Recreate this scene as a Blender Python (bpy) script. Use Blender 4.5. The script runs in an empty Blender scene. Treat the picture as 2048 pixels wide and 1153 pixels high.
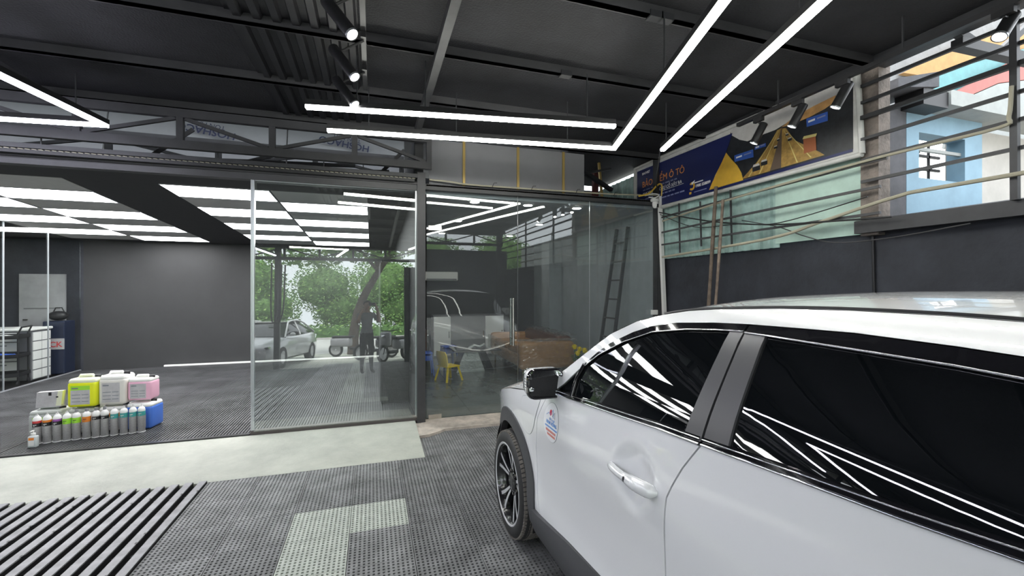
import bpy, bmesh, math, random
from mathutils import Vector, Matrix
from mathutils.geometry import delaunay_2d_cdt
random.seed(7)
SC = bpy.context.scene
COL = SC.collection
PI = math.pi
R = math.radians

# ------------------------------------------------------------------ camera, sky, exposure
cam_d = bpy.data.cameras.new('camera')
cam = bpy.data.objects.new('camera', cam_d)
COL.objects.link(cam)
cam.location = (0, 0, 1.65)
cam.rotation_euler = (R(90), 0, R(-17.8))
cam_d.sensor_width = 36
cam_d.lens = 870 / 2048 * 36
cam_d.shift_y = 0.5 / 2048
cam_d.clip_start = 0.005
cam_d.clip_end = 300
SC.camera = cam

SC.view_settings.view_transform = 'Standard'
SC.view_settings.look = 'None'
SC.view_settings.gamma = 1
SC.view_settings.use_curve_mapping = False
SC.view_settings.exposure = 0.55

wd = bpy.data.worlds.new('sky')
SC.world = wd
wd.use_nodes = True
wbg = wd.node_tree.nodes['Background']
wbg.inputs[0].default_value = (0.90, 0.95, 1.0, 1)
wbg.inputs[1].default_value = 2.8

sun_d = bpy.data.lights.new('sun', 'SUN')
sun_d.energy = 7.0
sun_d.angle = R(20)
sun_d.color = (1, 0.97, 0.92)
sun_o = bpy.data.objects.new('sun', sun_d)
COL.objects.link(sun_o)
sun_o.rotation_euler = (R(-30), R(-12), 0)

# ------------------------------------------------------------------ materials
MATS = {}
def _bs(m):
    return m.node_tree.nodes['Principled BSDF']
def mat(name, col, rough=0.5, metal=0.0, spec=0.5, emit=None, estr=0.0, coat=0.0, noise=0.0, nscale=8.0, bump=0.0, bscale=40.0, trans=0.0, alpha=1.0, detail=4.0, world=False):
    m = bpy.data.materials.new(name)
    m.use_nodes = True
    b = _bs(m)
    nt = m.node_tree
    b.inputs['Base Color'].default_value = (*col, 1)
    b.inputs['Roughness'].default_value = rough
    b.inputs['Metallic'].default_value = metal
    b.inputs['Specular IOR Level'].default_value = spec
    b.inputs['Coat Weight'].default_value = coat
    b.inputs['Coat Roughness'].default_value = 0.02
    b.inputs['Transmission Weight'].default_value = trans
    b.inputs['Alpha'].default_value = alpha
    if emit:
        b.inputs['Emission Color'].default_value = (*emit, 1)
        b.inputs['Emission Strength'].default_value = estr
    if noise or bump:
        tc = nt.nodes.new('ShaderNodeNewGeometry' if world else 'ShaderNodeTexCoord')
        vout = tc.outputs['Position' if world else 'Object']
    if noise:
        n = nt.nodes.new('ShaderNodeTexNoise')
        n.inputs['Scale'].default_value = nscale
        n.inputs['Detail'].default_value = detail
        n.inputs['Roughness'].default_value = 0.65
        nt.links.new(vout, n.inputs['Vector'])
        mx = nt.nodes.new('ShaderNodeMix')
        mx.data_type = 'RGBA'
        lo = tuple(max(0, c * (1 - noise)) for c in col)
        hi = tuple(min(1, c * (1 + noise)) for c in col)
        mx.inputs[6].default_value = (*lo, 1)
        mx.inputs[7].default_value = (*hi, 1)
        rp = nt.nodes.new('ShaderNodeMapRange')
        rp.inputs[1].default_value = 0.3
        rp.inputs[2].default_value = 0.7
        nt.links.new(n.outputs['Fac'], rp.inputs[0])
        nt.links.new(rp.outputs[0], mx.inputs[0])
        nt.links.new(mx.outputs[2], b.inputs['Base Color'])
    if bump:
        n2 = nt.nodes.new('ShaderNodeTexNoise')
        n2.inputs['Scale'].default_value = bscale
        n2.inputs['Detail'].default_value = 3
        nt.links.new(vout, n2.inputs['Vector'])
        bp = nt.nodes.new('ShaderNodeBump')
        bp.inputs['Strength'].default_value = bump
        bp.inputs['Distance'].default_value = 0.02
        nt.links.new(n2.outputs['Fac'], bp.inputs['Height'])
        nt.links.new(bp.outputs['Normal'], b.inputs['Normal'])
    MATS[name] = m
    return m

def emis(name, col, s):
    m = bpy.data.materials.new(name)
    m.use_nodes = True
    nt = m.node_tree
    nt.nodes.remove(nt.nodes['Principled BSDF'])
    e = nt.nodes.new('ShaderNodeEmission')
    e.inputs[0].default_value = (*col, 1)
    e.inputs[1].default_value = s
    nt.links.new(e.outputs[0], nt.nodes['Material Output'].inputs[0])
    MATS[name] = m
    return m

def glass(name, tint, f0, rough=0.0, haze=0.0, hcol=(0.8, 0.8, 0.8), fmax=1.0):
    """thin pane: Schlick mix of clear transmission and mirror reflection"""
    m = bpy.data.materials.new(name)
    m.use_nodes = True
    nt = m.node_tree
    nt.nodes.remove(nt.nodes['Principled BSDF'])
    N = nt.nodes.new
    L = nt.links.new
    g = N('ShaderNodeNewGeometry')
    d = N('ShaderNodeVectorMath'); d.operation = 'DOT_PRODUCT'
    L(g.outputs['Normal'], d.inputs[0]); L(g.outputs['Incoming'], d.inputs[1])
    a = N('ShaderNodeMath'); a.operation = 'ABSOLUTE'; L(d.outputs['Value'], a.inputs[0])
    s = N('ShaderNodeMath'); s.operation = 'SUBTRACT'; s.inputs[0].default_value = 1; L(a.outputs[0], s.inputs[1])
    p = N('ShaderNodeMath'); p.operation = 'POWER'; p.inputs[1].default_value = 5; L(s.outputs[0], p.inputs[0])
    q = N('ShaderNodeMath'); q.operation = 'MULTIPLY_ADD'; q.inputs[1].default_value = fmax - f0; q.inputs[2].default_value = f0
    L(p.outputs[0], q.inputs[0])
    t = N('ShaderNodeBsdfTransparent'); t.inputs[0].default_value = (*tint, 1)
    gl = N('ShaderNodeBsdfGlossy'); gl.inputs['Roughness'].default_value = rough
    gl.inputs[0].default_value = (0.97, 0.99, 0.98, 1)
    base = t.outputs[0]
    if haze:
        df = N('ShaderNodeBsdfDiffuse'); df.inputs[0].default_value = (*hcol, 1)
        mh = N('ShaderNodeMixShader'); mh.inputs[0].default_value = haze
        L(t.outputs[0], mh.inputs[1]); L(df.outputs[0], mh.inputs[2]); base = mh.outputs[0]
    mx = N('ShaderNodeMixShader')
    L(q.outputs[0], mx.inputs[0]); L(base, mx.inputs[1]); L(gl.outputs[0], mx.inputs[2])
    L(mx.outputs[0], nt.nodes['Material Output'].inputs[0])
    MATS[name] = m
    return m

mat('roof_black', (0.014, 0.0145, 0.018), 0.75, noise=0.35, nscale=3, bump=0.35, bscale=60)
mat('corr_black', (0.012, 0.012, 0.015), 0.45, noise=0.2)
mat('steel_black', (0.028, 0.029, 0.033), 0.5, noise=0.25, nscale=5)
mat('steel_grey', (0.045, 0.045, 0.049), 0.5, noise=0.2, nscale=4)
mat('matte_black', (0.012, 0.012, 0.014), 0.5)
mat('wall_dark', (0.028, 0.031, 0.041), 0.75, noise=0.3, nscale=2.5, bump=0.25, bscale=25)
mat('room_grey', (0.031, 0.032, 0.034), 0.7, noise=0.1, nscale=2)
mat('room_ceiling', (0.030, 0.031, 0.034), 0.7, noise=0.1)
mat('lounge_grey', (0.26, 0.28, 0.30), 0.7, noise=0.12, nscale=2)
mat('concrete', (0.42, 0.435, 0.385), 0.8, noise=0.17, nscale=2.2, bump=0.3, bscale=30, detail=8)
mat('concrete_dirty', (0.44, 0.39, 0.34), 0.85, noise=0.35, nscale=6, bump=0.5, bscale=25)
mat('slab_dark', (0.008, 0.008, 0.009), 0.8)
mat('tile_grey', (0.175, 0.178, 0.182), 0.6, noise=0.45, nscale=5, detail=10, world=True)
mat('tile_grey_b', (0.150, 0.153, 0.157), 0.6, noise=0.45, nscale=5, detail=10, world=True)
mat('tile_pale', (0.40, 0.43, 0.39), 0.6, noise=0.15, nscale=14, world=True)
mat('tile_black', (0.065, 0.067, 0.071), 0.5, noise=0.6, nscale=2.2, detail=10, world=True)
mat('grate_steel', (0.20, 0.20, 0.215), 0.45, metal=0.2, noise=0.35, nscale=8, detail=8)
mat('lounge_floor', (0.11, 0.125, 0.12), 0.25, noise=0.25, nscale=3)
mat('aluminium', (0.62, 0.64, 0.68), 0.3, metal=0.7)
mat('chrome', (0.60, 0.60, 0.62), 0.10, metal=1.0)
mat('steel_brushed', (0.68, 0.66, 0.62), 0.22, metal=1.0)
mat('bronze_sill', (0.10, 0.085, 0.085), 0.45, metal=0.3)
mat('gold_trim', (0.42, 0.30, 0.10), 0.4, metal=0.4)
mat('cream_cable', (0.38, 0.355, 0.27), 0.6)
mat('yellow_cable', (0.75, 0.50, 0.08), 0.5)
mat('board_grey', (0.20, 0.20, 0.215), 0.7, noise=0.06, nscale=3)
mat('insulation', (0.24, 0.245, 0.26), 0.5, noise=0.08, nscale=3)
mat('navy_ink', (0.015, 0.02, 0.06), 0.6)
emis('panel_lit', (1.0, 1.0, 1.0), 11.0)
mat('panel_off', (0.50, 0.50, 0.49), 0.5, noise=0.05)
emis('led_white', (1.0, 1.0, 0.93), 24.0)
emis('led_blue', (0.86, 0.86, 1.0), 22.0)
emis('lamp_lens', (1.0, 0.99, 0.96), 25.0)
glass('glass_clear', (0.93, 0.96, 0.95), 0.115, haze=0.02, hcol=(0.6, 0.62, 0.62))
glass('glass_lounge', (0.93, 0.96, 0.96), 0.050, haze=0.035, hcol=(0.55, 0.58, 0.62))
glass('glass_smoked', (0.95, 0.96, 0.96), 0.035)
mat('white_plastic', (0.80, 0.80, 0.78), 0.4)
mat('black_plastic', (0.02, 0.02, 0.022), 0.35)
mat('sheet_green', (0.44, 0.60, 0.53), 0.55, noise=0.16, nscale=3, detail=7)
mat('sheet_teal_corr', (0.34, 0.48, 0.45), 0.4, noise=0.35, nscale=3, detail=7)
mat('sheet_rust', (0.20, 0.18, 0.16), 0.6, noise=0.5, nscale=4, detail=8)
mat('wood_old', (0.15, 0.115, 0.09), 0.8, noise=0.4, nscale=10)
mat('column_old', (0.20, 0.17, 0.15), 0.85, noise=0.4, nscale=8, bump=0.4)
mat('red_post', (0.10, 0.025, 0.025), 0.6, noise=0.3)
# neighbours
mat('n_blue', (0.19, 0.31, 0.40), 0.7, noise=0.12, nscale=3)
mat('n_grey', (0.075, 0.075, 0.085), 0.8, noise=0.3, nscale=5)
mat('n_white', (0.42, 0.40, 0.375), 0.8, noise=0.1, nscale=4)
mat('n_gutter', (0.27, 0.285, 0.28), 0.6, noise=0.1)
mat('n_orange', (0.45, 0.24, 0.085), 0.7, noise=0.15)
mat('n_teal', (0.08, 0.26, 0.28), 0.5, noise=0.15)
mat('n_red', (0.36, 0.10, 0.085), 0.6, noise=0.12)
mat('n_plaster', (0.24, 0.24, 0.245), 0.8, noise=0.12, bump=0.4, bscale=14)
mat('n_roof', (0.30, 0.26, 0.23), 0.8, noise=0.2)
# banner print
mat('b_navy', (0.007, 0.013, 0.085), 0.4)
mat('b_gold', (0.62, 0.37, 0.04), 0.45, noise=0.12, nscale=5)
mat('b_sky', (0.50, 0.49, 0.48), 0.45, noise=0.1)
mat('b_dark', (0.016, 0.018, 0.022), 0.4, noise=0.5, nscale=12)
mat('b_glow', (0.40, 0.22, 0.08), 0.45, noise=0.3)
mat('b_road', (0.33, 0.20, 0.05), 0.45, noise=0.35, nscale=18)
mat('b_road_dark', (0.10, 0.07, 0.05), 0.45)
mat('b_truck', (0.30, 0.09, 0.03), 0.5)
mat('b_truck_top', (0.60, 0.52, 0.20), 0.5)
mat('b_sign', (0.03, 0.10, 0.42), 0.45)
mat('b_frame', (0.55, 0.55, 0.53), 0.6, noise=0.12)
mat('b_orange_ink', (0.78, 0.30, 0.08), 0.5)
mat('b_white_ink', (0.80, 0.80, 0.80), 0.5)
mat('b_dim_ink', (0.22, 0.25, 0.42), 0.5)
# car
mat('car_white', (0.80, 0.81, 0.83), 0.25, coat=1.0, spec=0.5)
_bs(MATS['car_white']).inputs['Coat IOR'].default_value = 1.75
mat('car_clad', (0.055, 0.056, 0.062), 0.5, noise=0.06, nscale=60, bump=0.15, bscale=400)
mat('car_gloss_black', (0.008, 0.008, 0.010), 0.06, coat=1.0)
mat('car_pillar', (0.050, 0.050, 0.056), 0.35)
mat('car_glass', (0.004, 0.005, 0.006), 0.015, spec=0.9)
mat('car_shell', (0.004, 0.004, 0.004), 0.8)
mat('tyre', (0.022, 0.022, 0.023), 0.65, noise=0.2, nscale=20)
mat('tyre_dusty', (0.16, 0.145, 0.13), 0.85, noise=0.3, nscale=15)
mat('rim_silver', (0.66, 0.66, 0.68), 0.3, metal=0.35)
mat('rim_black', (0.012, 0.012, 0.014), 0.18, coat=0.6)
mat('mirror_glass', (0.62, 0.63, 0.66), 0.0, metal=1.0)
mat('decal_white', (0.82, 0.83, 0.85), 0.2)
mat('decal_grey', (0.20, 0.22, 0.25), 0.4)
mat('decal_red', (0.65, 0.05, 0.09), 0.4)
mat('decal_blue', (0.10, 0.30, 0.70), 0.4)
mat('decal_redtext', (0.70, 0.22, 0.18), 0.4)
emis('drl', (1, 0.98, 0.9), 2.5)

# ------------------------------------------------------------------ mesh helpers
def link(o, parent=None):
    COL.objects.link(o)
    if parent is not None:
        o.parent = parent
    return o

def smooth(me, ang=40):
    for p in me.polygons:
        p.use_smooth = True
    try:
        me.set_sharp_from_angle(angle=R(ang))
    except Exception:
        pass

class MB:
    """collects shapes; build() links them as one mesh object"""
    def __init__(self):
        self.v = []; self.f = []; self.m = []
    def add(self, vs, fs, mi=0):
        o = len(self.v)
        self.v += [tuple(v) for v in vs]
        self.f += [tuple(i + o for i in f) for f in fs]
        self.m += [mi] * len(fs)
        return self
    def box(self, x0, x1, y0, y1, z0, z1, mi=0):
        vs = [(x0, y0, z0), (x1, y0, z0), (x1, y1, z0), (x0, y1, z0), (x0, y0, z1), (x1, y0, z1), (x1, y1, z1), (x0, y1, z1)]
        return self.add(vs, [(0, 3, 2, 1), (4, 5, 6, 7), (0, 1, 5, 4), (1, 2, 6, 5), (2, 3, 7, 6), (3, 0, 4, 7)], mi)
    def cbox(self, c, s, mi=0):
        return self.box(c[0] - s[0] / 2, c[0] + s[0] / 2, c[1] - s[1] / 2, c[1] + s[1] / 2, c[2] - s[2] / 2, c[2] + s[2] / 2, mi)
    def bar(self, a, b, w, h=None, up=(0, 0, 1), mi=0):
        """rectangular bar between two points"""
        h = h or w
        a = Vector(a); b = Vector(b); d = (b - a).normalized()
        u = Vector(up)
        if abs(d.dot(u)) > 0.98:
            u = Vector((1, 0, 0))
        s = d.cross(u).normalized(); u = s.cross(d).normalized()
        vs = []
        for p in (a, b):
            for i, j in ((-1, -1), (1, -1), (1, 1), (-1, 1)):
                vs.append(p + s * (i * w / 2) + u * (j * h / 2))
        return self.add(vs, [(0, 1, 2, 3), (7, 6, 5, 4), (0, 4, 5, 1), (1, 5, 6, 2), (2, 6, 7, 3), (3, 7, 4, 0)], mi)
    def tube(self, pts, r, n=8, caps=True, mi=0, closed=False):
        pts = [Vector(p) for p in pts]
        rs = r if isinstance(r, (list, tuple)) else [r] * len(pts)
        rings = []; prev = None
        N = len(pts)
        for i, p in enumerate(pts):
            if closed:
                d = pts[(i + 1) % N] - pts[i - 1]
            else:
                d = pts[min(i + 1, N - 1)] - pts[max(i - 1, 0)]
            d.normalize()
            if prev is None:
                u = Vector((0, 0, 1)) if abs(d.z) < 0.95 else Vector((1, 0, 0))
            else:
                u = prev
            s = d.cross(u).normalized(); u = s.cross(d).normalized(); prev = u
            rings.append([p + (s * math.cos(2 * PI * k / n) + u * math.sin(2 * PI * k / n)) * rs[i] for k in range(n)])
        vs = [v for rg in rings for v in rg]; fs = []
        M = N if closed else N - 1
        for i in range(M):
            for k in range(n):
                a = i * n + k; b = i * n + (k + 1) % n; i2 = (i + 1) % N
                fs.append((a, b, i2 * n + (k + 1) % n, i2 * n + k))
        if caps and not closed:
            fs.append(tuple(range(n))[::-1]); fs.append(tuple((N - 1) * n + k for k in range(n)))
        return self.add(vs, fs, mi)
    def lathe(self, prof, n=24, axis='z', c=(0, 0, 0), mi=0, close=False, caps=True):
        vs = []; fs = []
        for r, h in prof:
            for k in range(n):
                a = 2 * PI * k / n
                x, y = r * math.cos(a), r * math.sin(a)
                if axis == 'z':
                    v = (x, y, h)
                elif axis == 'x':
                    v = (h, x, y)
                else:
                    v = (x, h, y)
                vs.append((v[0] + c[0], v[1] + c[1], v[2] + c[2]))
        P = len(prof)
        for i in range(P if close else P - 1):
            j = (i + 1) % P
            for k in range(n):
                fs.append((i * n + k, i * n + (k + 1) % n, j * n + (k + 1) % n, j * n + k))
        if not close and caps:
            if prof[0][0] > 1e-5: fs.append(tuple(range(n))[::-1])
            if prof[-1][0] > 1e-5: fs.append(tuple((P - 1) * n + k for k in range(n)))
        return self.add(vs, fs, mi)
    def prism(self, poly, axis, a, b, mi=0):
        """2-D polygon extruded along axis from a to b; coordinates follow the other two axes in xyz order"""
        n = len(poly)
        def P(p, t):
            if axis == 'x': return (t, p[0], p[1])
            if axis == 'y': return (p[0], t, p[1])
            return (p[0], p[1], t)
        vs = [P(p, a) for p in poly] + [P(p, b) for p in poly]
        fs = [tuple(range(n)), tuple(range(2 * n - 1, n - 1, -1))]
        for i in range(n):
            j = (i + 1) % n
            fs.append((j, i, n + i, n + j))
        return self.add(vs, fs, mi)
    def sphere(self, c, r, nu=14, nv=8, mi=0):
        rx, ry, rz = r if isinstance(r, (list, tuple)) else (r, r, r)
        vs = [(c[0], c[1], c[2] + rz)]
        for i in range(1, nv):
            t = PI * i / nv
            for k in range(nu):
                a = 2 * PI * k / nu
                vs.append((c[0] + rx * math.sin(t) * math.cos(a), c[1] + ry * math.sin(t) * math.sin(a), c[2] + rz * math.cos(t)))
        vs.append((c[0], c[1], c[2] - rz))
        fs = []
        for k in range(nu):
            fs.append((0, 1 + k, 1 + (k + 1) % nu))
            b = 1 + (nv - 2) * nu
            fs.append((len(vs) - 1, b + (k + 1) % nu, b + k))
        for i in range(nv - 2):
            for k in range(nu):
                a = 1 + i * nu
                fs.append((a + k, a + nu + k, a + nu + (k + 1) % nu, a + (k + 1) % nu))
        return self.add(vs, fs, mi)
    def rbox(self, x0, x1, y0, y1, z0, z1, r, seg=3, mi=0):
        """box with all edges rounded (superposed rings)"""
        r = min(r, (x1 - x0) / 2.01, (y1 - y0) / 2.01, (z1 - z0) / 2.01)
        rings = []
        for t in range(seg + 1):
            a = PI / 2 * t / seg
            rings.append((r * (1 - math.sin(a)), z0 + r * (1 - math.cos(a))))
        for t in range(seg + 1):
            a = PI / 2 * t / seg
            rings.append((r * (1 - math.cos(a)), z1 - r * (1 - math.sin(a))))
        vs = []
        n = 4 * (seg + 1)
        for ins, z in rings:
            rr = r
            for (cx, cy, a0) in ((x1 - r, y1 - r, 0), (x0 + r, y1 - r, 90), (x0 + r, y0 + r, 180), (x1 - r, y0 + r, 270)):
                for t in range(seg + 1):
                    a = R(a0 + 90 * t / seg)
                    q = rr - ins
                    vs.append((cx + q * math.cos(a), cy + q * math.sin(a), z))
        fs = [tuple(range(n))[::-1], tuple((len(rings) - 1) * n + k for k in range(n))]
        for i in range(len(rings) - 1):
            for k in range(n):
                fs.append((i * n + k, i * n + (k + 1) % n, (i + 1) * n + (k + 1) % n, (i + 1) * n + k))
        return self.add(vs, fs, mi)
    def xf(self, M):
        self.v = [tuple(M @ Vector(v)) for v in self.v]
        return self
    def mesh(self, name, mats, sm=None):
        me = bpy.data.meshes.new(name)
        me.from_pydata(self.v, [], self.f)
        for m in (mats if isinstance(mats, (list, tuple)) else [mats]):
            me.materials.append(MATS[m])
        for p, i in zip(me.polygons, self.m):
            p.material_index = i
        me.update()
        if sm:
            smooth(me, sm)
        return me
    def build(self, name, mats, parent=None, sm=None):
        return link(bpy.data.objects.new(name, self.mesh(name, mats, sm)), parent)

def tag(o, label, cat, group=None, kind=None):
    o['label'] = label
    o['category'] = cat
    if group: o['group'] = group
    if kind: o['kind'] = kind
    return o

def thing(name, label, cat, loc=(0, 0, 0), rz=0.0, group=None, kind=None):
    o = bpy.data.objects.new(name, None)
    o.empty_display_size = 0.1
    link(o)
    o.location = loc
    o.rotation_euler = (0, 0, rz)
    return tag(o, label, cat, group, kind)

def part(o, label):
    o['label'] = label
    return o

def inst(name, me, loc, parent=None, rz=0.0):
    o = bpy.data.objects.new(name, me)
    link(o, parent)
    o.location = loc
    o.rotation_euler = (0, 0, rz)
    return o

def text_mesh(body, size, ext=0.0008, align='LEFT', bold=False):
    cu = bpy.data.curves.new('lettering', 'FONT')
    cu.body = body
    cu.size = size
    cu.extrude = ext
    cu.align_x = align
    cu.resolution_u = 3
    if bold: cu.offset = size * 0.018
    o = bpy.data.objects.new('lettering', cu)
    COL.objects.link(o)
    dg = bpy.context.evaluated_depsgraph_get()
    me = bpy.data.meshes.new_from_object(o.evaluated_get(dg))
    bpy.data.objects.remove(o)
    bpy.data.curves.remove(cu)
    return me

def lettering(body, size, m, M, parent=None, align='LEFT', bold=False, name='lettering'):
    me = text_mesh(body, size, align=align, bold=bold)
    me.transform(M)
    me.materials.clear()
    me.materials.append(MATS[m])
    return link(bpy.data.objects.new(name, me), parent)

def catmull(pts, n=6):
    pts = [Vector(p) for p in pts]
    out = []
    for i in range(len(pts) - 1):
        p0 = pts[max(i - 1, 0)]; p1 = pts[i]; p2 = pts[i + 1]; p3 = pts[min(i + 2, len(pts) - 1)]
        for k in range(n):
            t = k / n
            out.append(0.5 * ((2 * p1) + (-p0 + p2) * t + (2 * p0 - 5 * p1 + 4 * p2 - p3) * t * t + (-p0 + 3 * p1 - 3 * p2 + p3) * t ** 3))
    out.append(pts[-1])
    return out
# ================================================================== THE SETTING
def struct(mb, name, m, label, cat, sm=None):
    o = mb.build(name, m, None, sm)
    return tag(o, label, cat, kind='structure')

# ---- ground outside, carport floor, interior floors
struct(MB().box(-60, 60, -70, 30, -0.30, -0.10), 'ground', 'concrete', 'pale concrete ground stretching outside the carport', 'ground')
floor = struct(MB().box(-6.3, 4.3, -2.7, 5.40, -0.10, -0.026), 'floor', 'slab_dark', 'carport floor paved with perforated grey plastic tiles', 'floor')
floor_in = struct(MB().box(-8.2, 0.56, 5.32, 10.8, -0.10, 0.030), 'floor', 'slab_dark', 'inner bay floor covered with black ribbed plastic tiles', 'floor')
floor_lo = struct(MB().box(0.56, 4.3, 5.44, 10.8, -0.10, 0.026), 'floor', 'lounge_floor', 'glossy dark green grey tile floor of the glass lounge', 'floor')

TP = 0.394
def perf_tile(n=14, s=0.390, d=0.022):
    mb = MB()
    pitch = s / n
    h = pitch * 0.235
    xs = [-s / 2]
    for i in range(n):
        c = -s / 2 + pitch * (i + 0.5)
        xs += [c - h, c + h]
    xs.append(s / 2)
    N = len(xs)
    ys = [-s / 2]
    for i in range(n):
        c = -s / 2 + pitch * (i + 0.5)
        ys += [c - h * 1.15, c + h * 1.15]
    ys.append(s / 2)
    vs = [(x, y, 0) for y in ys for x in xs] + [(x, y, -d) for y in ys for x in xs]
    K = N * N
    fs = []
    for j in range(N - 1):
        for i in range(N - 1):
            a, b, c, e = j * N + i, j * N + i + 1, (j + 1) * N + i + 1, (j + 1) * N + i
            if i % 2 == 1 and j % 2 == 1:
                fs += [(b, a, a + K, b + K), (c, b, b + K, c + K), (e, c, c + K, e + K), (a, e, e + K, a + K)]
            else:
                fs.append((a, b, c, e))
    # outer rim
    for i in range(N - 1):
        fs.append((i + 1, i, i + K, i + 1 + K)[::-1])
        t = (N - 1) * N + i
        fs.append((t, t + 1, t + 1 + K, t + K)[::-1])
        fs.append((i * N, (i + 1) * N, (i + 1) * N + K, i * N + K)[::-1])
        q = i * N + N - 1
        fs.append((q + N, q, q + K, q + N + K)[::-1])
    return mb.add(vs, fs)
def rib_tile(n=13, s=0.391):
    mb = MB()
    mb.box(-s / 2, s / 2, -s / 2, s / 2, -0.026, -0.013)
    p = s / n
    for i in range(n):
        c = -s / 2 + p * (i + 0.5)
        for a, b in ((-s / 2 + 0.001, s / 2 - 0.001),):
            mb.box(c - p * 0.27, c + p * 0.27, a, b, -0.014, 0)
    return mb
pm = perf_tile()
me_g = pm.mesh('floor_tile', 'tile_grey')
me_g2 = pm.mesh('floor_tile', 'tile_grey_b')
me_w = pm.mesh('floor_tile', 'tile_pale')
me_r = rib_tile().mesh('floor_tile', 'tile_black')
X0, Y0 = -0.147, 3.516
for j in range(-16, 5):
    for i in range(-3, 11):
        cx = X0 + TP * (i + 0.5); cy = Y0 + TP * (j - 0.5)
        if cy > 4.9 or (cy > 4.3 and cx < 0.40): continue
        if cx > 3.95: continue
        if j <= -6 and (cx > 2.9 or (0.9 < cx < 2.6)): continue     # far out of view under and beyond the car
        pale = (i == -1 and j <= 0) or (i == 0 and j == 0)
        o = inst('floor_tile', me_w if pale else random.choice((me_g, me_g, me_g2)), (cx, cy, random.uniform(-0.001, 0.001)), floor)
        if pale: part(o, 'pale grey green perforated plastic floor tile')
for j in range(13):
    for i in range(15):
        inst('floor_tile', me_r, (0.33 - TP * i, 5.62 + TP * j, 0.060 + random.uniform(-0.001, 0.001)), floor_in)
# lounge tiles 0.6 m with thin joints
mlt = MB().box(-0.297, 0.297, -0.297, 0.297, -0.01, 0).mesh('floor_tile', 'lounge_floor')
for j in range(8):
    for i in range(6):
        inst('floor_tile', mlt, (0.92 + 0.6 * i, 5.76 + 0.6 * j, 0.034 + random.uniform(-0.0005, 0.0005)), floor_lo)

# concrete threshold ramp before the inner bay, and the lower strip before the lounge
ramp = MB().prism([(4.30, -0.02), (5.36, -0.02), (5.36, 0.052), (5.30, 0.052), (4.31, 0.004), (4.30, 0.0)], 'x', -6.3, 0.49)
struct(ramp, 'threshold', 'concrete', 'pale concrete ramp running along the front of the inner bay', 'threshold')
bm_ = MB()
bm_.prism([(0.49, 4.86), (0.60, 4.88), (0.72, 4.95), (0.80, 5.02), (4.0, 5.0), (4.0, 5.45), (0.49, 5.45)], 'z', -0.02, 0.028)
struct(bm_, 'threshold', 'concrete_dirty', 'worn reddish concrete strip before the glass lounge', 'threshold')
# mat edge strips along the ramp
struct(MB().box(-6.3, -1.27, 5.36, 5.40, 0.03, 0.066).box(-6.3, -1.27, 5.405, 5.43, 0.03, 0.062), 'trim_1', 'black_plastic', 'black edging strip along the front of ribbed floor tiles', 'edging')

# ---- steel drain grate of slats at the lower left
gr = thing('drain_grate', 'steel slat grate with dark gaps beside the perforated tiles', 'grate', (-2.9, 2.7, 0))
slat = MB().prism([(-0.029, -0.040), (-0.029, -0.004), (-0.024, 0.0), (0.024, 0.0), (0.029, -0.004), (0.029, -0.040)], 'y', -1.52, 1.56)
slat.m = [1] * len(slat.m)  # slat sides coloured black so the gaps between them look shaded
slat.box(-0.0265, 0.0265, -1.52, 1.555, 0.0, 0.0015, 0)
sme = slat.mesh('slat', ['grate_steel', 'matte_black'])
x = -1.362
k = 0
while x > -4.6:
    o = inst('slat', sme, (x + 2.9, 0.045 + random.uniform(-0.012, 0.012), 0.016), gr)
    x -= 0.0993
    k += 1
for yy in (-1.2, -0.75, -0.3, 0.15, 0.6, 1.05, 1.4):
    MB().box(-1.75, 1.56, yy - 0.012, yy + 0.012, -0.026, -0.020).build('cross_bar', 'steel_black', gr)
nt = MB()
for q in range(70):
    xx = -1.362 - 0.0993 * random.randint(0, 16) + 0.030; yy = random.uniform(1.9, 4.2)
    nt.box(xx + 2.9 - 0.014, xx + 2.9 + 0.001, yy - 2.7 - 0.010, yy - 2.7 + 0.010, 0.004, 0.0182)
o = nt.build('notch', 'matte_black', gr); o['kind'] = 'stuff'

# ---- walls
struct(MB().box(4.10, 4.30, -2.7, 5.46, -0.1, 2.125), 'wall_right', 'wall_dark', 'dark painted lower wall behind the white car', 'wall')
ledge = MB().prism([(3.97, 2.12), (4.3, 2.12), (4.3, 2.27), (4.0, 2.235), (3.97, 2.225)], 'y', -2.7, 2.68)
struct(ledge, 'trim_2', 'steel_black', 'dark concrete ledge capping the wall below the open bars', 'ledge')
struct(MB().box(4.02, 4.30, 5.46, 10.8, -0.1, 2.84), 'wall_lounge', 'lounge_grey', 'plain grey side wall inside the glass lounge', 'wall')
struct(MB().box(3.72, 4.02, 8.9, 9.35, 0.02, 2.82), 'pilaster', 'lounge_grey', 'grey pilaster projecting from the lounge side wall', 'pilaster')
struct(MB().box(0.60, 4.30, 10.65, 10.8, -0.1, 2.84), 'wall_back', 'room_grey', 'dark grey back wall of the glass lounge', 'wall')
struct(MB().box(-5.36, 0.50, 10.62, 10.8, -0.1, 3.0), 'wall_back', 'room_grey', 'plain dark grey back wall of the inner bay', 'wall')
struct(MB().box(0.50, 0.60, 5.44, 10.8, -0.1, 3.55), 'wall_middle', 'room_grey', 'dark partition wall between inner bay and glass lounge', 'wall')
struct(MB().box(0.92, 4.2, -2.86, -2.74, -0.1, 2.86), 'wall_front', 'wall_dark', 'black panel wall behind the car at the carport front', 'wall')
struct(MB().box(-6.5, -6.3, -2.7, 5.3, -0.1, 3.66), 'wall_left', 'wall_dark', 'dark painted side wall of the carport outside the frame', 'wall')
struct(MB().box(-8.4, -8.2, 5.3, 10.8, -0.1, 3.0), 'wall_storeroom', 'wall_dark', 'black far wall of the storeroom behind the glass partition', 'wall')
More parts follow.
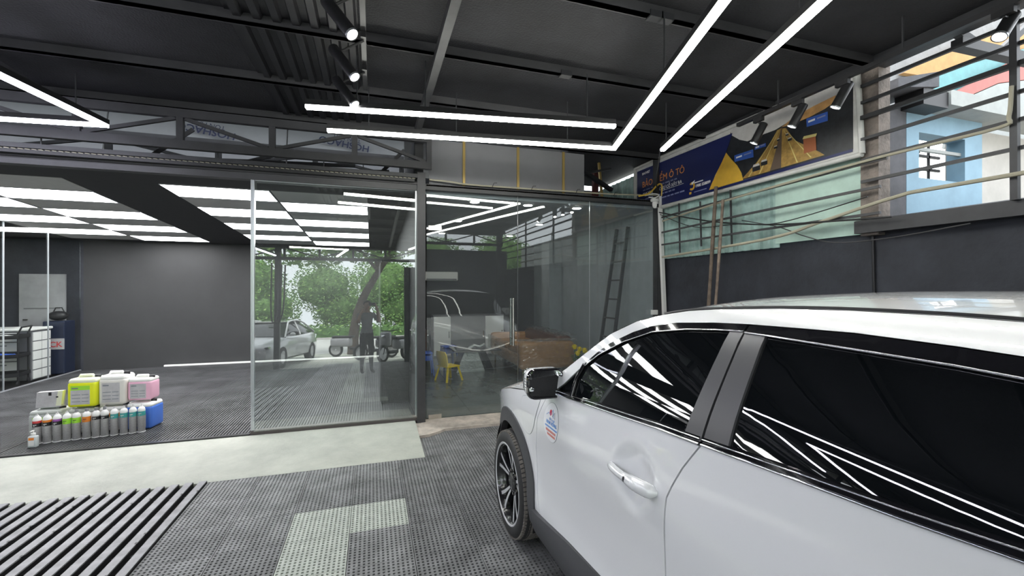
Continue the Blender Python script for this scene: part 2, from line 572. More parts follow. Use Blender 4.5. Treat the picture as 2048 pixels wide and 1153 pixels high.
struct(MB().box(-8.4, -5.36, 10.62, 10.8, -0.1, 3.0), 'wall_storeroom', 'wall_dark', 'black end wall of the storeroom behind glass partition', 'wall')
struct(MB().box(0.60, 4.02, 5.50, 10.65, 2.82, 2.88), 'ceiling', 'lounge_grey', 'flat grey ceiling of the glass lounge', 'ceiling')

# glass partition of the storeroom (left side of the inner bay)
gp = thing('glass_partition', 'smoked glass partition with thin bright joints beside the storeroom', 'partition', (-5.40, 8.0, 0.06), kind='structure')
for a, b in ((-2.55, -0.30), (-0.29, 0.75), (0.76, 1.72), (1.73, 2.60)):
    MB().box(-0.006, 0.006, a, b, 0.0, 2.62).build('pane', 'glass_smoked', gp)
for yj in (-0.295, 0.755, 1.725):
    MB().box(-0.008, 0.010, yj - 0.005, yj + 0.005, 0, 2.62).build('joint', 'aluminium', gp)
MB().box(-0.012, 0.018, -2.55, 2.60, -0.02, 0.012).build('floor_channel', 'aluminium', gp)

# ---- inner bay ceiling (gently sloped) with its light panels
CS = -0.052
def cz(y): return 2.83 + CS * (y - 5.9)
ceil_in = MB()
ceil_in.add([(-8.4, 5.45, cz(5.45)), (0.5, 5.45, cz(5.45)), (0.5, 10.7, cz(10.7)), (-8.4, 10.7, cz(10.7)), (-8.4, 5.45, cz(5.45) + .06), (0.5, 5.45, cz(5.45) + .06), (0.5, 10.7, cz(10.7) + .06), (-8.4, 10.7, cz(10.7) + .06)],
            [(0, 1, 2, 3), (4, 7, 6, 5), (0, 4, 5, 1), (1, 5, 6, 2), (2, 6, 7, 3), (3, 7, 4, 0)])
ceil_in = struct(ceil_in, 'ceiling', 'room_ceiling', 'dark sloping ceiling of the inner bay with light panel grid', 'ceiling')
RP = 0.557
rows = [5.88 + RP * i for i in range(9)]
pw = 1.108; pl = RP - 0.012
def slab_mesh(name, m, th, w=pw, l=pl):
    return MB().box(-w / 2, w / 2, -l / 2, l / 2, -th, 0).mesh(name, m)
me_off = slab_mesh('ceiling_tile', 'panel_off', 0.004)
me_dif = slab_mesh('diffuser', 'panel_lit', 0.006, pw - 0.012, pl - 0.012)
fr = MB()
for a in ((-pw / 2, pw / 2, -pl / 2, -pl / 2 + .008), (-pw / 2, pw / 2, pl / 2 - .008, pl / 2), (-pw / 2, -pw / 2 + .008, -pl / 2, pl / 2), (pw / 2 - .008, pw / 2, -pl / 2, pl / 2)):
    fr.box(a[0], a[1], a[2], a[3], -0.008, 0.0)
me_fr = fr.mesh('frame', 'aluminium')
ordn = ['first', 'second', 'third', 'fourth', 'fifth', 'sixth', 'seventh', 'eighth']
cols = [(-1.74, 0, 'near block column beside the dark strip', 0), (-0.615, 1, 'near block column seen through sliding glass pane', 0),
        (-4.84, 1, 'far block column next to the storeroom', 0), (-3.71, 0, 'far block column beside the dark strip', 1)]
sa = math.atan(CS)
cnt = {}
for cx, par, desc, flip in cols:
    lit_n = 0
    for r in range(8):
        yc = rows[r] + RP / 2
        z = cz(yc) - 0.001
        lit = ((r + par) % 2 == 0)
        if cx == -4.84: lit = (r % 2 == 0)
        if cx == -3.71: lit = (r % 2 == 1)
        if cx == -1.74: lit = (r % 2 == 0)
        if cx == -0.615: lit = (r % 2 == 1)
        if lit:
            t = thing('ceiling_light', 'lit ceiling panel, %s of the %s' % (ordn[lit_n], desc), 'ceiling light', (cx, yc, z), 0, 'square light panels in the inner bay ceiling')
            t.rotation_euler = (sa, 0, 0)
            lit_n += 1
            inst('diffuser', me_dif, (0, 0, 0), t); inst('frame', me_fr, (0, 0, 0), t)
        else:
            o = inst('ceiling_tile', me_off, (cx, yc, z), ceil_in); o.rotation_euler = (sa, 0, 0)
            part(o, 'unlit grey ceiling panel')

# ---- facade: header beam, sill, corner column
struct(MB().box(-6.3, 0.52, 5.36, 5.46, 2.835, 2.905).box(-6.3, 0.52, 5.34, 5.46, 2.905, 2.925), 'beam', 'steel_grey', 'grey header beam over the inner bay opening', 'beam')
struct(MB().box(-6.3, 0.52, 5.30, 5.50, 2.975, 3.02), 'beam', 'steel_black', 'thin black beam under the roof truss', 'beam')
struct(MB().box(0.515, 0.612, 5.33, 5.47, 0.0, 3.05), 'column', 'steel_grey', 'grey square steel column between glass pane and lounge door', 'column')
# window: sliding glass pane with frame
win = thing('window_1', 'large sliding glass pane reflecting the street and a standing person', 'window', (0, 5.40, 0.052), kind='structure')
pane = MB().box(-1.225, 0.512, -0.004, 0.004, -1.37, 1.37).build('pane', 'glass_clear', win)
pane.location = (0, -0.01, 1.41)
pane.rotation_euler = (R(-2.0), 0, 0)
MB().box(-1.262, 0.514, -0.035, 0.030, -0.012, 0.045).build('sill_rail', 'bronze_sill', win)
st = MB().box(-1.262, -1.228, -0.020, 0.020, 0.045, 2.80).box(-1.255, -1.25, -0.028, -0.02, 0.045, 2.80)
st.build('stile', 'aluminium', win)
MB().box(-1.225, 0.512, -0.015, 0.015, 2.780, 2.80).build('top_rail', 'aluminium', win)
MB().box(0.498, 0.512, -0.015, 0.015, 0.045, 2.78).build('stile', 'aluminium', win)

# lounge glazing
lz = thing('window_2', 'frameless glass front of the lounge with door and dark reflections', 'window', (0, 5.44, 0.03), kind='structure')
MB().box(1.832, 2.876, -0.005, 0.005, 0.0, 2.83).build('pane', 'glass_lounge', lz)
MB().box(2.884, 3.935, -0.005, 0.005, 0.0, 2.83).build('pane', 'glass_lounge', lz)
MB().box(1.8255, 1.8265, -0.006, 0.006, 0.0, 2.83).build('joint', 'aluminium', lz)
MB().box(2.878, 2.882, -0.006, 0.006, 0.0, 2.83).build('joint', 'aluminium', lz)
MB().box(0.612, 3.96, -0.05, 0.05, 2.83, 2.90).build('top_rail', 'steel_grey', lz)
dr = thing('door_1', 'frameless glass door with long steel pull handle and patch fittings', 'door', (0.64, 5.44, 0.03), kind='structure')
leaf = MB().box(0.0, 1.178, -0.005, 0.005, 0.012, 2.83).build('pane', 'glass_lounge', dr)
for s in (-1, 1):
    h = MB().tube([(1.107, s * 0.055, 0.87), (1.107, s * 0.055, 1.49)], 0.016, 14)
    for zz in (0.97, 1.39):
        h.tube([(1.107, 0, zz), (1.107, s * 0.055, zz)], 0.009, 10)
    h.build('pull_handle', 'steel_brushed', dr, 40)
for zz, nm in ((0.0, 'patch_fitting'), (2.34, 'patch_fitting')):
    MB().box(0.02, 0.18, -0.017, 0.017, zz, zz + 0.055).build(nm, 'steel_brushed', dr)
struct(MB().box(3.945, 4.02, 5.38, 5.48, 0.0, 3.55), 'column', 'steel_black', 'black steel post at the lounge corner under the roof', 'column')

# boards above the lounge with gold battens
bd = thing('fascia', 'grey board fascia with gold battens above the lounge glass', 'fascia', (0, 5.42, 2.94), kind='structure')
ed = [0.665, 1.10, 1.82, 2.47, 2.79]
for a, b in zip(ed[:-1], ed[1:]):
    MB().box(a + 0.002, b - 0.002, 0.0, 0.02, 0.0, 0.56 - 0.01 * random.random()).build('board', 'board_grey', bd)
for xx in ed[1:-1]:
    MB().box(xx - 0.016, xx + 0.016, -0.018, 0.0, 0.0, 0.56).build('batten', 'gold_trim', bd)
MB().box(0.63, 3.95, -0.03, -0.012, -0.035, -0.018).build('batten', 'gold_trim', bd)

# ---- carport roof
roof = struct(MB().box(-6.4, 4.14, -2.8, 5.52, 3.60, 3.66), 'ceiling', 'roof_black', 'matte black roof deck over the carport', 'ceiling')
yp = 5.386
while yp > -2.7:
    p = MB().box(-6.4, 4.0, yp - 0.022, yp + 0.022, 3.525, 3.602)
    p.box(-6.4, 4.0, yp - 0.022, yp + 0.030, 3.525, 3.531)
    p.build('purlin', 'steel_grey', roof)
    yp -= 0.94
for xr in (-5.6, -2.95, 0.50):
    MB().box(xr - 0.032, xr + 0.032, -2.7, 5.45, 3.45, 3.526).build('rafter', 'steel_grey', roof)
# joints / clips on purlins
for (xx, yy) in ((1.86, 2.566), (1.95, 2.566), (1.62, 3.506), (3.0, 1.63), (3.12, 1.63)):
    MB().box(xx - 0.05, xx + 0.05, yy - 0.03, yy + 0.034, 3.515, 3.56).build('clip', 'steel_black', roof)
# corrugated strip under the deck
cs = MB(); prof = []
xa, xb, n = -0.98, -0.10, 7
pt = (xb - xa) / n
for i in range(n):
    b0 = xa + i * pt
    prof += [(b0, 3.590), (b0 + pt * .30, 3.590), (b0 + pt * .42, 3.556), (b0 + pt * .80, 3.556), (b0 + pt * .92, 3.590)]
prof.append((xb, 3.590))
vs = [(a, -1.0, z) for a, z in prof] + [(a, 5.30, z) for a, z in prof]
P_ = len(prof)
cs.add(vs, [(i, i + 1, P_ + i + 1, P_ + i) for i in range(P_ - 1)])
o = cs.build('corrugated_sheet', 'corr_black', roof); part(o, 'black corrugated strip of roof')
# edge beams
struct(MB().box(4.0, 4.10, -2.8, 5.5, 3.50, 3.60), 'beam', 'steel_black', 'black roof edge beam along the open bars', 'beam')
struct(MB().box(-6.4, 4.14, -2.82, -2.72, 3.42, 3.62), 'beam', 'steel_black', 'black front edge beam of the carport roof', 'beam')
# roof over inner rooms so that no sky falls in
struct(MB().box(-8.4, 4.35, 7.4, 11.0, 3.4, 3.5).box(-8.4, 4.35, 5.5, 11.0, 4.2, 4.3), 'roof', 'roof_black', 'dark roof above the inner bay and lounge', 'roof')

struct(MB().box(2.6, 4.14, 5.52, 7.3, 3.56, 3.64), 'roof', 'roof_black', 'dark roof deck over the gap right of the fascia', 'roof')
# trusses
def truss(name, label, y, x0, x1, zt, zb, pitch, m='steel_grey', w=0.06, off=0.0):
    t = thing(name, label, 'truss', ((x0 + x1) / 2, y, zb), kind='structure')
    cx = (x0 + x1) / 2
    MB().box(x0 - cx, x1 - cx, -w / 2, w / 2, zt - zb - 0.085, zt - zb).build('top_chord', m, t)
    MB().box(x0 - cx, x1 - cx, -w / 2, w / 2, 0, 0.085).build('bottom_chord', m, t)
    n = int((x1 - x0) / pitch)
    for i in range(n + 1):
        xx = x1 - cx - 0.03 - i * pitch
        MB().box(xx - 0.03, xx + 0.03, -w / 2 + .004, w / 2 - .004, 0.08, zt - zb - 0.08).build('vertical', m, t)
        if i < n:
            a = (xx - 0.04, 0, 0.09) if i % 2 == 0 else (xx - 0.04, 0, zt - zb - 0.09)
            b = (xx - pitch + 0.04, 0, zt - zb - 0.09) if i % 2 == 0 else (xx - pitch + 0.04, 0, 0.09)
            MB().bar(a, b, 0.03, 0.035).build('diagonal', m, t)
    return t
truss('roof_truss', 'grey steel truss above the inner bay opening, carrying the carport roof', 5.22, -6.3, 0.67, 3.46, 3.06, 0.83)
truss('roof_truss', 'darker steel truss half hidden behind the opening truss', 5.95, -6.3, 0.40, 3.40, 3.02, 1.05, 'steel_black', 0.05)
truss('roof_truss', 'steel truss at the open front of the carport, seen in reflections', -2.6, -6.3, 4.0, 3.42, 3.0, 0.9, 'steel_black', 0.06)
# insulation sheets printed with letters behind the truss
for i, (a, b) in enumerate(((-6.2, -3.2), (-3.18, -1.15), (-1.13, 0.46))):
    s = thing('insulation_sheet', ['white insulation sheet behind the truss, nearest the left edge', 'white insulation sheet behind the truss with one printed brand word', 'white insulation sheet behind the truss beside the lounge fascia'][i], 'sheet', ((a + b) / 2, 6.62, 2.95), kind='thing', group='insulation sheets behind the truss')
    w = (b - a) / 2
    MB().add([(-w, 0, 0), (w, 0, 0), (w, 0.25, 1.2), (-w, 0.25, 1.2), (-w, .02, 0), (w, .02, 0), (w, 0.27, 1.2), (-w, 0.27, 1.2)],
             [(0, 1, 2, 3), (7, 6, 5, 4), (0, 4, 5, 1), (1, 5, 6, 2), (2, 6, 7, 3), (3, 7, 4, 0)]).build('panel', 'insulation', s)
    if i:
        M = Matrix.Translation((0.42 if i == 1 else 0.30, 0.11, 0.78)) @ Matrix.Rotation(R(78.2), 4, 'X') @ Matrix.Rotation(R(172), 4, 'Z')
        lettering('HOSHACO', 0.14, 'navy_ink', Matrix.Translation((0, -0.012, 0)) @ M, s, bold=True)
        M2 = Matrix.Translation((0.30 if i == 1 else 0.18, 0.085, 0.86)) @ Matrix.Rotation(R(78.2), 4, 'X') @ Matrix.Rotation(R(172), 4, 'Z')
        lettering('TÔN MÁT', 0.085, 'navy_ink', M2, s)
# clutter above the header: rods and small beams
for i, (xa, ya, za, xb, yb, zb) in enumerate(((-2.9, 5.6, 3.02, -0.2, 5.7, 3.16), (-1.6, 5.7, 3.02, -0.9, 5.75, 3.30), (-0.9, 5.62, 3.02, 0.2, 5.62, 3.10), (-2.3, 5.6, 3.02, -1.9, 5.7, 3.42), (-5.0, 5.62, 3.03, -2.2, 5.66, 3.05), (0.05, 5.6, 3.02, 0.38, 5.6, 3.38))):
    tag(MB().bar((xa, ya, za), (xb, yb, zb), 0.03, 0.04).build('brace', 'steel_grey'), ['long thin steel brace rising behind the truss', 'short steep steel brace behind middle of truss', 'low steel brace behind the right part of truss', 'steep steel brace behind the truss near the left lights', 'level steel brace low behind the truss at left', 'steep steel brace beside the lounge fascia'][i], 'brace', 'loose steel braces behind the truss')
for i, xx in enumerate((-3.0, -1.55, -0.9, -0.52, -0.1, 0.33)):
    h = thing('hanger_rod', ['hanger rod above the cable strip, first from the left', 'hanger rod above the cable strip, second from the left', 'hanger rod above the cable strip, third from the left', 'hanger rod above the cable strip, fourth from the left', 'hanger rod above the cable strip, fifth from the left', 'hanger rod above the cable strip, next to the column'][i], 'rod', (xx, 5.31, 2.955), 0, 'thin rods hanging over the header')
    MB().tube([(0, 0, 0), (0, 0, 0.13)], 0.006, 6).build('shaft', 'steel_black', h)
    MB().box(-0.012, 0.012, -0.012, 0.012, -0.014, 0.008).build('nut', 'cream_cable', h)
# twisted black and yellow cable strip on the header
cst = thing('cable_strip', 'twisted yellow and black cable strip along the header beam', 'cable', (-2.9, 5.28, 2.955))
MB().box(-3.3, 3.38, 0.0, 0.03, -0.035, 0.005).build('backing', 'matte_black', cst)
ys_ = MB(); xx = -3.2
while xx < 3.36:
    ys_.bar((xx, -0.004, 0.004), (xx + 0.034, -0.004, 0.000), 0.007, 0.006); xx += 0.05
o = ys_.build('yellow_wrap', 'cream_cable', cst); o['kind'] = 'stuff'
# ================================================================== LIGHT FITTINGS
def led(name, label, pts, m, hang, z=3.08, w=0.042):
    """suspended profile light following a polyline; lens below, black channel above, thin rods"""
    c = Vector((pts[0][0], pts[0][1], z))
    t = thing(name, label, 'strip light', c, 0, 'suspended strip lights of the carport')
    P = [Vector((p[0] - c.x, p[1] - c.y, 0)) for p in pts]
    def sweep(hw, za, zb):
        n = len(P); L = []; Rr = []
        for i in range(n):
            d0 = (P[i] - P[i - 1]).normalized() if i > 0 else None
            d1 = (P[i + 1] - P[i]).normalized() if i < n - 1 else None
            if d0 is None: nn = Vector((-d1.y, d1.x, 0)); k = 1
            elif d1 is None: nn = Vector((-d0.y, d0.x, 0)); k = 1
            else:
                n0 = Vector((-d0.y, d0.x, 0)); n1 = Vector((-d1.y, d1.x, 0))
                nn = (n0 + n1).normalized(); k = 1 / max(0.25, nn.dot(n0))
            L.append(P[i] + nn * hw * k); Rr.append(P[i] - nn * hw * k)
        vs = []
        for a, b in zip(L, Rr):
            vs += [(a.x, a.y, za), (b.x, b.y, za), (b.x, b.y, zb), (a.x, a.y, zb)]
        fs = [(0, 1, 2, 3), tuple(4 * (n - 1) + q for q in (3, 2, 1, 0))]
        for i in range(n - 1):
            for q in range(4):
                r = (q + 1) % 4
                fs.append((4 * i + r, 4 * i + q, 4 * i + 4 + q, 4 * i + 4 + r))
        return MB().add(vs, fs)
    sweep(w / 2, -0.014, 0.012).build('lens', m, t)
    sweep(w / 2 + 0.003, 0.0125, 0.055).build('channel', 'black_plastic', t)
    for (hx, hy) in hang:
        MB().tube([(hx - c.x, hy - c.y, 0.055), (hx - c.x, hy - c.y, 3.52 - z)], 0.006, 6).build('hanger', 'steel_black', t)
    return t
def lp(a, b, t): return (a[0] + (b[0] - a[0]) * t, a[1] + (b[1] - a[1]) * t)
A0, A1, A2 = (-0.386, 4.259), (2.35, 3.912), lp((2.35, 3.912), (1.664, 1.73), 2.1)
B0, B1 = (-0.498, 3.759), (2.039, 3.378)
C0, C1 = (2.852, 3.801), lp((2.852, 3.801), (2.136, 1.579), 2.3)
led('strip_light', 'bent strip light whose corner hangs before the lounge fascia', [A0, A1, A2], 'led_white', [lp(A0, A1, .13), lp(A0, A1, .42), lp(A0, A1, .82), lp(A1, A2, .3), lp(A1, A2, .8)])
led('strip_light', 'straight strip light hanging parallel behind the bent one', [B0, B1], 'led_white', [lp(B0, B1, .15), lp(B0, B1, .36), lp(B0, B1, .9)])
led('strip_light', 'long strip light running nearest the road banner', [C0, C1], 'led_white', [lp(C0, C1, .02), lp(C0, C1, .4), lp(C0, C1, .9)])
led('strip_light', 'bluish strip light bent to a sharp corner at the left edge', [(-4.55, 5.00), (-2.235, 4.72), (-2.95, 0.2), (-2.5, -2.3)], 'led_blue', [(-4.0, 4.93), (-2.45, 4.75), (-2.45, 3.4), (-2.9, 0.6)])
led('strip_light', 'inner bluish strip light nested in the bent one, outside the frame', [(-5.0, 4.4), (-3.0, 4.15), (-3.5, 1.0), (-3.1, -2.0)], 'led_blue', [(-4.4, 4.33), (-3.2, 2.9)])
led('strip_light', 'strip light over the open front of the carport behind the viewer', [(-1.9, -0.75), (-0.6, -0.95), (-0.95, -2.3)], 'led_white', [(-1.5, -.82), (-.8, -1.65)])

def spot(name, label, lens, top, anchor, group, watt=25, rad=0.037):
    c = Vector(lens); d = (Vector(top) - c)
    L = d.length; dn = d.normalized()
    t = thing(name, label, 'spotlight', c, 0, group)
    M = d.to_track_quat('Z', 'Y').to_matrix().to_4x4()
    b = MB().lathe([(rad, 0.0), (rad, L - 0.012), (rad - 0.004, L - 0.004), (rad - 0.012, L), (0, L)], 24, caps=False)
    b.lathe([(rad, 0.0), (rad - 0.004, 0.0), (rad - 0.005, 0.012), (0.0, 0.0125)], 24, caps=False)
    b.xf(M).build('housing', 'black_plastic', t, 40)
    MB().lathe([(rad + 0.0015, -0.001), (rad + 0.0015, 0.010), (rad, 0.011)], 24, caps=False).xf(M).build('bezel', 'aluminium', t, 40)
    MB().lathe([(0, 0.003), (rad - 0.0045, 0.003), (rad - 0.0045, 0.008), (0, 0.009)], 24).xf(M).build('lens', 'lamp_lens', t, 40)
    a = Vector(anchor) - c; j = dn * (L * 0.80) 
    k = MB().tube([j, Vector((a.x, a.y, a.z - 0.04))], 0.009, 8).cbox((a.x, a.y, a.z - 0.02), (0.035, 0.10, 0.04))
    k.build('bracket', 'black_plastic', t)
    ld = bpy.data.lights.new('spot_beam', 'SPOT'); ld.energy = watt; ld.spot_size = R(70); ld.spot_blend = 0.6; ld.shadow_soft_size = 0.03
    lo = bpy.data.objects.new('spot_beam', ld); link(lo, t)
    lo.location = -dn * 0.02
    lo.rotation_euler = (-dn).to_track_quat('-Z', 'Y').to_euler()
    return t
tk = thing('light_track', 'black lighting track beside the corrugated roof strip', 'track', (-0.06, 2.7, 3.44))
MB().box(-0.018, 0.018, -1.7, 1.45, 0.0, 0.03).build('rail', 'black_plastic', tk)
for yy in (-1.4, -0.1, 1.2): MB().tube([(0, yy, 0.03), (0, yy, 0.15)], 0.006, 6).build('hanger', 'steel_black', tk)
for i, (x, y) in enumerate(((-0.108, 2.648), (-0.113, 3.176), (-0.13, 3.652))):
    spot('spotlight', ['long black tube spotlight nearest the top edge of the ceiling', 'long black tube spotlight, middle of the three on the ceiling track', 'long black tube spotlight just above the straight strip light'][i], (x, y, 3.10), (x - 0.153, y + 0.095, 3.33), (-0.06, y + 0.07, 3.44), 'tube spotlights on the ceiling track', 20)
tk = thing('light_track', 'black lighting track hung in front of the road banner', 'track', (3.6, 2.0, 3.32))
MB().box(-0.02, 0.02, -1.5, 1.57, 0.0, 0.035).build('rail', 'black_plastic', tk)
for yy in (-1.2, 0.1, 1.1): MB().tube([(0, yy, 0.03), (0, yy, 0.27)], 0.008, 6).build('hanger', 'steel_black', tk)
for i, (y, z) in enumerate(((3.376, 3.085), (2.965, 3.105), (2.578, 3.125), (1.60, 3.165))):
    dy = -0.085 if i < 3 else -0.15
    spot('spotlight', ['black tube spotlight aimed across the blue banner, farthest on its track', 'black tube spotlight in front of the banner motorway picture', 'black tube spotlight by the banner end near the old column', 'bright black tube spotlight under the roof before the open bars'][i], (3.6, y, z), ((3.645, y + dy, z + 0.185) if i < 3 else (3.70, y - 0.02, z + 0.15)), (3.6, y + (dy * 0.7 if i < 3 else -0.02), 3.32), 'tube spotlights on the banner track', 20)

# ================================================================== RIGHT WALL ABOVE THE DARK PART
def corr_x(x, y0, y1, z0, z1, pitch, depth):
    """sheet standing in the y-z plane with upright ribs"""
    pr = []; y = y0
    while y < y1:
        pr += [(y, 0), (min(y + pitch * .55, y1), 0), (min(y + pitch * .65, y1), depth), (min(y + pitch * .9, y1), depth)]
        y += pitch
    pr.append((y1, 0))
    n = len(pr)
    vs = [(x - d, yy, z0) for yy, d in pr] + [(x - d, yy, z1) for yy, d in pr] + [(x + .012 - d, yy, z0) for yy, d in pr] + [(x + .012 - d, yy, z1) for yy, d in pr]
    fs = []
    for i in range(n - 1):
        fs += [(i, i + 1, n + i + 1, n + i)[::-1], (2 * n + i, 2 * n + i + 1, 3 * n + i + 1, 3 * n + i)]
    return MB().add(vs, fs)
tag(corr_x(4.125, 2.68, 5.45, 2.78, 3.49, 0.16, 0.022).build('metal_sheet', 'sheet_rust'), 'rust stained corrugated sheet behind the road banner', 'metal sheet')
tag(corr_x(4.075, 3.50, 5.46, 2.08, 2.92, 0.125, 0.030).build('metal_sheet', 'sheet_teal_corr'), 'pale teal corrugated sheet below the blue end of banner', 'metal sheet')
tag(MB().box(4.06, 4.075, 2.60, 3.53, 2.12, 2.90).build('metal_sheet', 'sheet_green'), 'flat mint green sheet below the banner motorway picture', 'metal sheet')
tag(corr_x(4.085, 5.52, 8.3, 2.89, 3.49, 0.15, 0.018).build('metal_sheet', 'sheet_teal_corr'), 'grey green corrugated sheet above the lounge behind gold strut', 'metal sheet')
struct(MB().box(4.02, 4.16, 2.52, 2.66, 2.1, 3.6), 'column', 'column_old', 'weathered brown column between banner and open bars', 'column')
# bars in front of the opening
def barthing(label, pts, w, m, cat='bar', name='window_bar', grp='long bars across the wall opening', round_=False):
    c = pts[0]
    P = [(a[0], a[1], a[2]) for a in pts]
    mb = MB()
    if round_: mb.tube(catmull(P, 5), w, 8)
    else:
        for a, b in zip(P[:-1], P[1:]): mb.bar(a, b, w, w)
    return tag(mb.build(name, m), label, cat, grp)
for i, (z0, z1, y0, y1, lb) in enumerate(((2.66, 2.70, 5.25, 2.40, 'grey bar under the banner, highest over the green sheets'), (2.445, 2.48, 5.25, 2.45, 'grey bar across the green sheets, second from top'), (2.27, 2.265, 5.25, 2.45, 'grey bar across the green sheets, lowest of the three'))):
    barthing(lb, [(3.93, y0, z0), (3.93, (y0 + y1) / 2, (z0 + z1) / 2 + 0.006), (3.93, y1, z1)], 0.022, 'steel_grey')
for i, (z, lb) in enumerate(((3.37, 'thin dark bar highest in the open bay, just under orange soffit'), (3.23, 'thin dark bar crossing the teal sheet in the open bay'), (3.10, 'dark bar meeting the upright post below the red sheet'), (2.917, 'dark bar crossing the white gutter in open bay'), (2.738, 'dark bar crossing top of the pale blue frame'), (2.555, 'dark bar lowest in the open bay, crossing blue frame'))):
    barthing(lb, [(3.97, 2.62, z), (3.97, -2.6, z)], 0.024 if i != 2 else 0.034, 'steel_black')
barthing('dark upright post crossing the bars of the open bay', [(3.95, 1.685, 3.55), (3.95, 1.68, 2.22)], 0.036, 'steel_black', 'post', 'upright_post', 'posts of the open bay')
barthing('second dark upright post of the open bay behind the viewer', [(3.95, -0.2, 3.55), (3.95, -0.2, 2.22)], 0.036, 'steel_black', 'post', 'upright_post', 'posts of the open bay')
for i, (y, z0, z1) in enumerate(((4.03, 2.15, 2.79), (4.52, 2.18, 2.75), (4.92, 2.13, 2.80))):
    barthing(['thin upright rod on the teal sheet beside wooden poles', 'thin upright rod on the teal sheet, middle one', 'thin upright rod on the teal sheet next to white conduit'][i], [(3.955, y, z1), (3.955, y - 0.02, z0)], 0.016, 'steel_grey', 'rod', 'upright_rod', 'upright rods on the teal sheet')
# cream pipes and cables
barthing('cream conduit pipe rising along the green sheets and bars', [(3.90, 5.2, 2.09), (3.90, 3.51, 2.16), (3.90, 2.93, 2.255), (3.90, 2.33, 2.365), (3.90, 1.9, 2.378), (3.90, -0.5, 2.36)], 0.015, 'cream_cable', 'pipe', 'conduit_pipe', 'cream conduits on the opening', True)
barthing('cream conduit pipe clipped under the banner bar', [(3.905, 5.2, 2.60), (3.905, 4.04, 2.668), (3.905, 2.7, 2.706), (3.905, 2.28, 2.709), (3.905, 1.74, 2.702), (3.905, 1.69, 2.76), (3.91, 1.68, 2.95)], 0.012, 'cream_cable', 'pipe', 'conduit_pipe', 'cream conduits on the opening', True)
barthing('black cable sagging from lounge corner across wooden poles', [(3.92, 5.3, 2.74), (3.87, 4.27, 2.46), (3.88, 3.5, 2.312), (3.88, 2.93, 2.255), (3.9, 2.35, 2.215)], 0.008, 'black_plastic', 'cable', 'cable', 'cables on the right wall', True)
barthing('second black cable looping low along the green sheets', [(3.90, 5.25, 2.70), (3.845, 4.5, 2.42), (3.845, 3.8, 2.36), (3.845, 3.3, 2.30), (3.86, 2.5, 2.40)], 0.005, 'black_plastic', 'cable', 'cable', 'cables on the right wall', True)
barthing('thin grey cable drooping over the dark wall', [(3.94, 3.85, 2.41), (3.95, 3.41, 2.28), (3.96, 3.12, 2.15), (3.96, 2.83, 2.06), (3.955, 2.4, 2.055), (3.95, 1.9, 2.10)], 0.005, 'steel_grey', 'cable', 'cable', 'cables on the right wall', True)
barthing('black cable running down the dark wall from the ledge', [(4.08, 2.60, 2.12), (4.085, 2.595, 1.7), (4.085, 2.575, 1.2)], 0.012, 'black_plastic', 'cable', 'cable', 'cables on the right wall', True)
# wooden poles
for i, (a, b, r) in enumerate((((3.86, 4.15, 2.85), (3.80, 4.32, -0.0), 0.021), ((3.80, 3.98, 2.66), (3.72, 4.14, 0.0), 0.017))):
    mid = (Vector(a) + Vector(b)) / 2 + Vector((0.006, 0.008, 0))
    tag(MB().tube(catmull([a, mid, b], 6), [r * (1 - 0.1 * math.sin(q * 1.7)) for q in range(13)], 9).build('wooden_pole', 'wood_old', None, 60), ['taller old wooden pole leaning on the dark wall', 'shorter old wooden pole with broken top beside the taller one'][i], 'pole', 'leaning wooden poles')
# white conduit, camera, switch at the lounge corner
tag(MB().bar((3.965, 5.35, 2.985), (4.045, 5.35, 1.3), 0.045, 0.05).bar((4.045, 5.35, 1.302), (4.06, 5.35, 0.0), 0.045, 0.05).build('conduit', 'white_plastic'), 'white square conduit running down the lounge corner', 'conduit')
cm = thing('security_camera', 'white dome security camera at the top corner of lounge glass', 'camera', (3.885, 5.34, 2.86))
MB().rbox(-0.065, 0.05, -0.03, 0.04, 0.035, 0.085, 0.02).build('bracket', 'white_plastic', cm, 50)
MB().lathe([(0.0, -0.055), (0.022, -0.052), (0.038, -0.035), (0.043, -0.01), (0.043, 0.02), (0.038, 0.035), (0, 0.036)], 20).build('head', 'white_plastic', cm, 50)
MB().cbox((0.008, -0.036, -0.025), (0.024, 0.024, 0.05)).build('lens', 'black_plastic', cm)
sw = thing('wall_switch', 'white switch plate low on the lounge glass corner', 'switch', (3.90, 5.39, 1.30))
MB().rbox(-0.06, 0.06, -0.012, 0.0, -0.035, 0.035, 0.006).build('plate', 'white_plastic', sw)
MB().box(-0.02, 0.02, -0.016, -0.011, -0.02, 0.02).build('rocker', 'white_plastic', sw)
so = thing('wall_socket', 'small grey socket on the lounge side wall above the sofa', 'socket', (4.015, 9.75, 1.15))
MB().rbox(-0.012, 0.0, -0.06, 0.06, -0.04, 0.04, 0.005).build('plate', 'board_grey', so)
MB().box(-0.016, -0.011, -0.02, 0.02, -0.02, 0.02).build('outlet', 'lounge_grey', so)
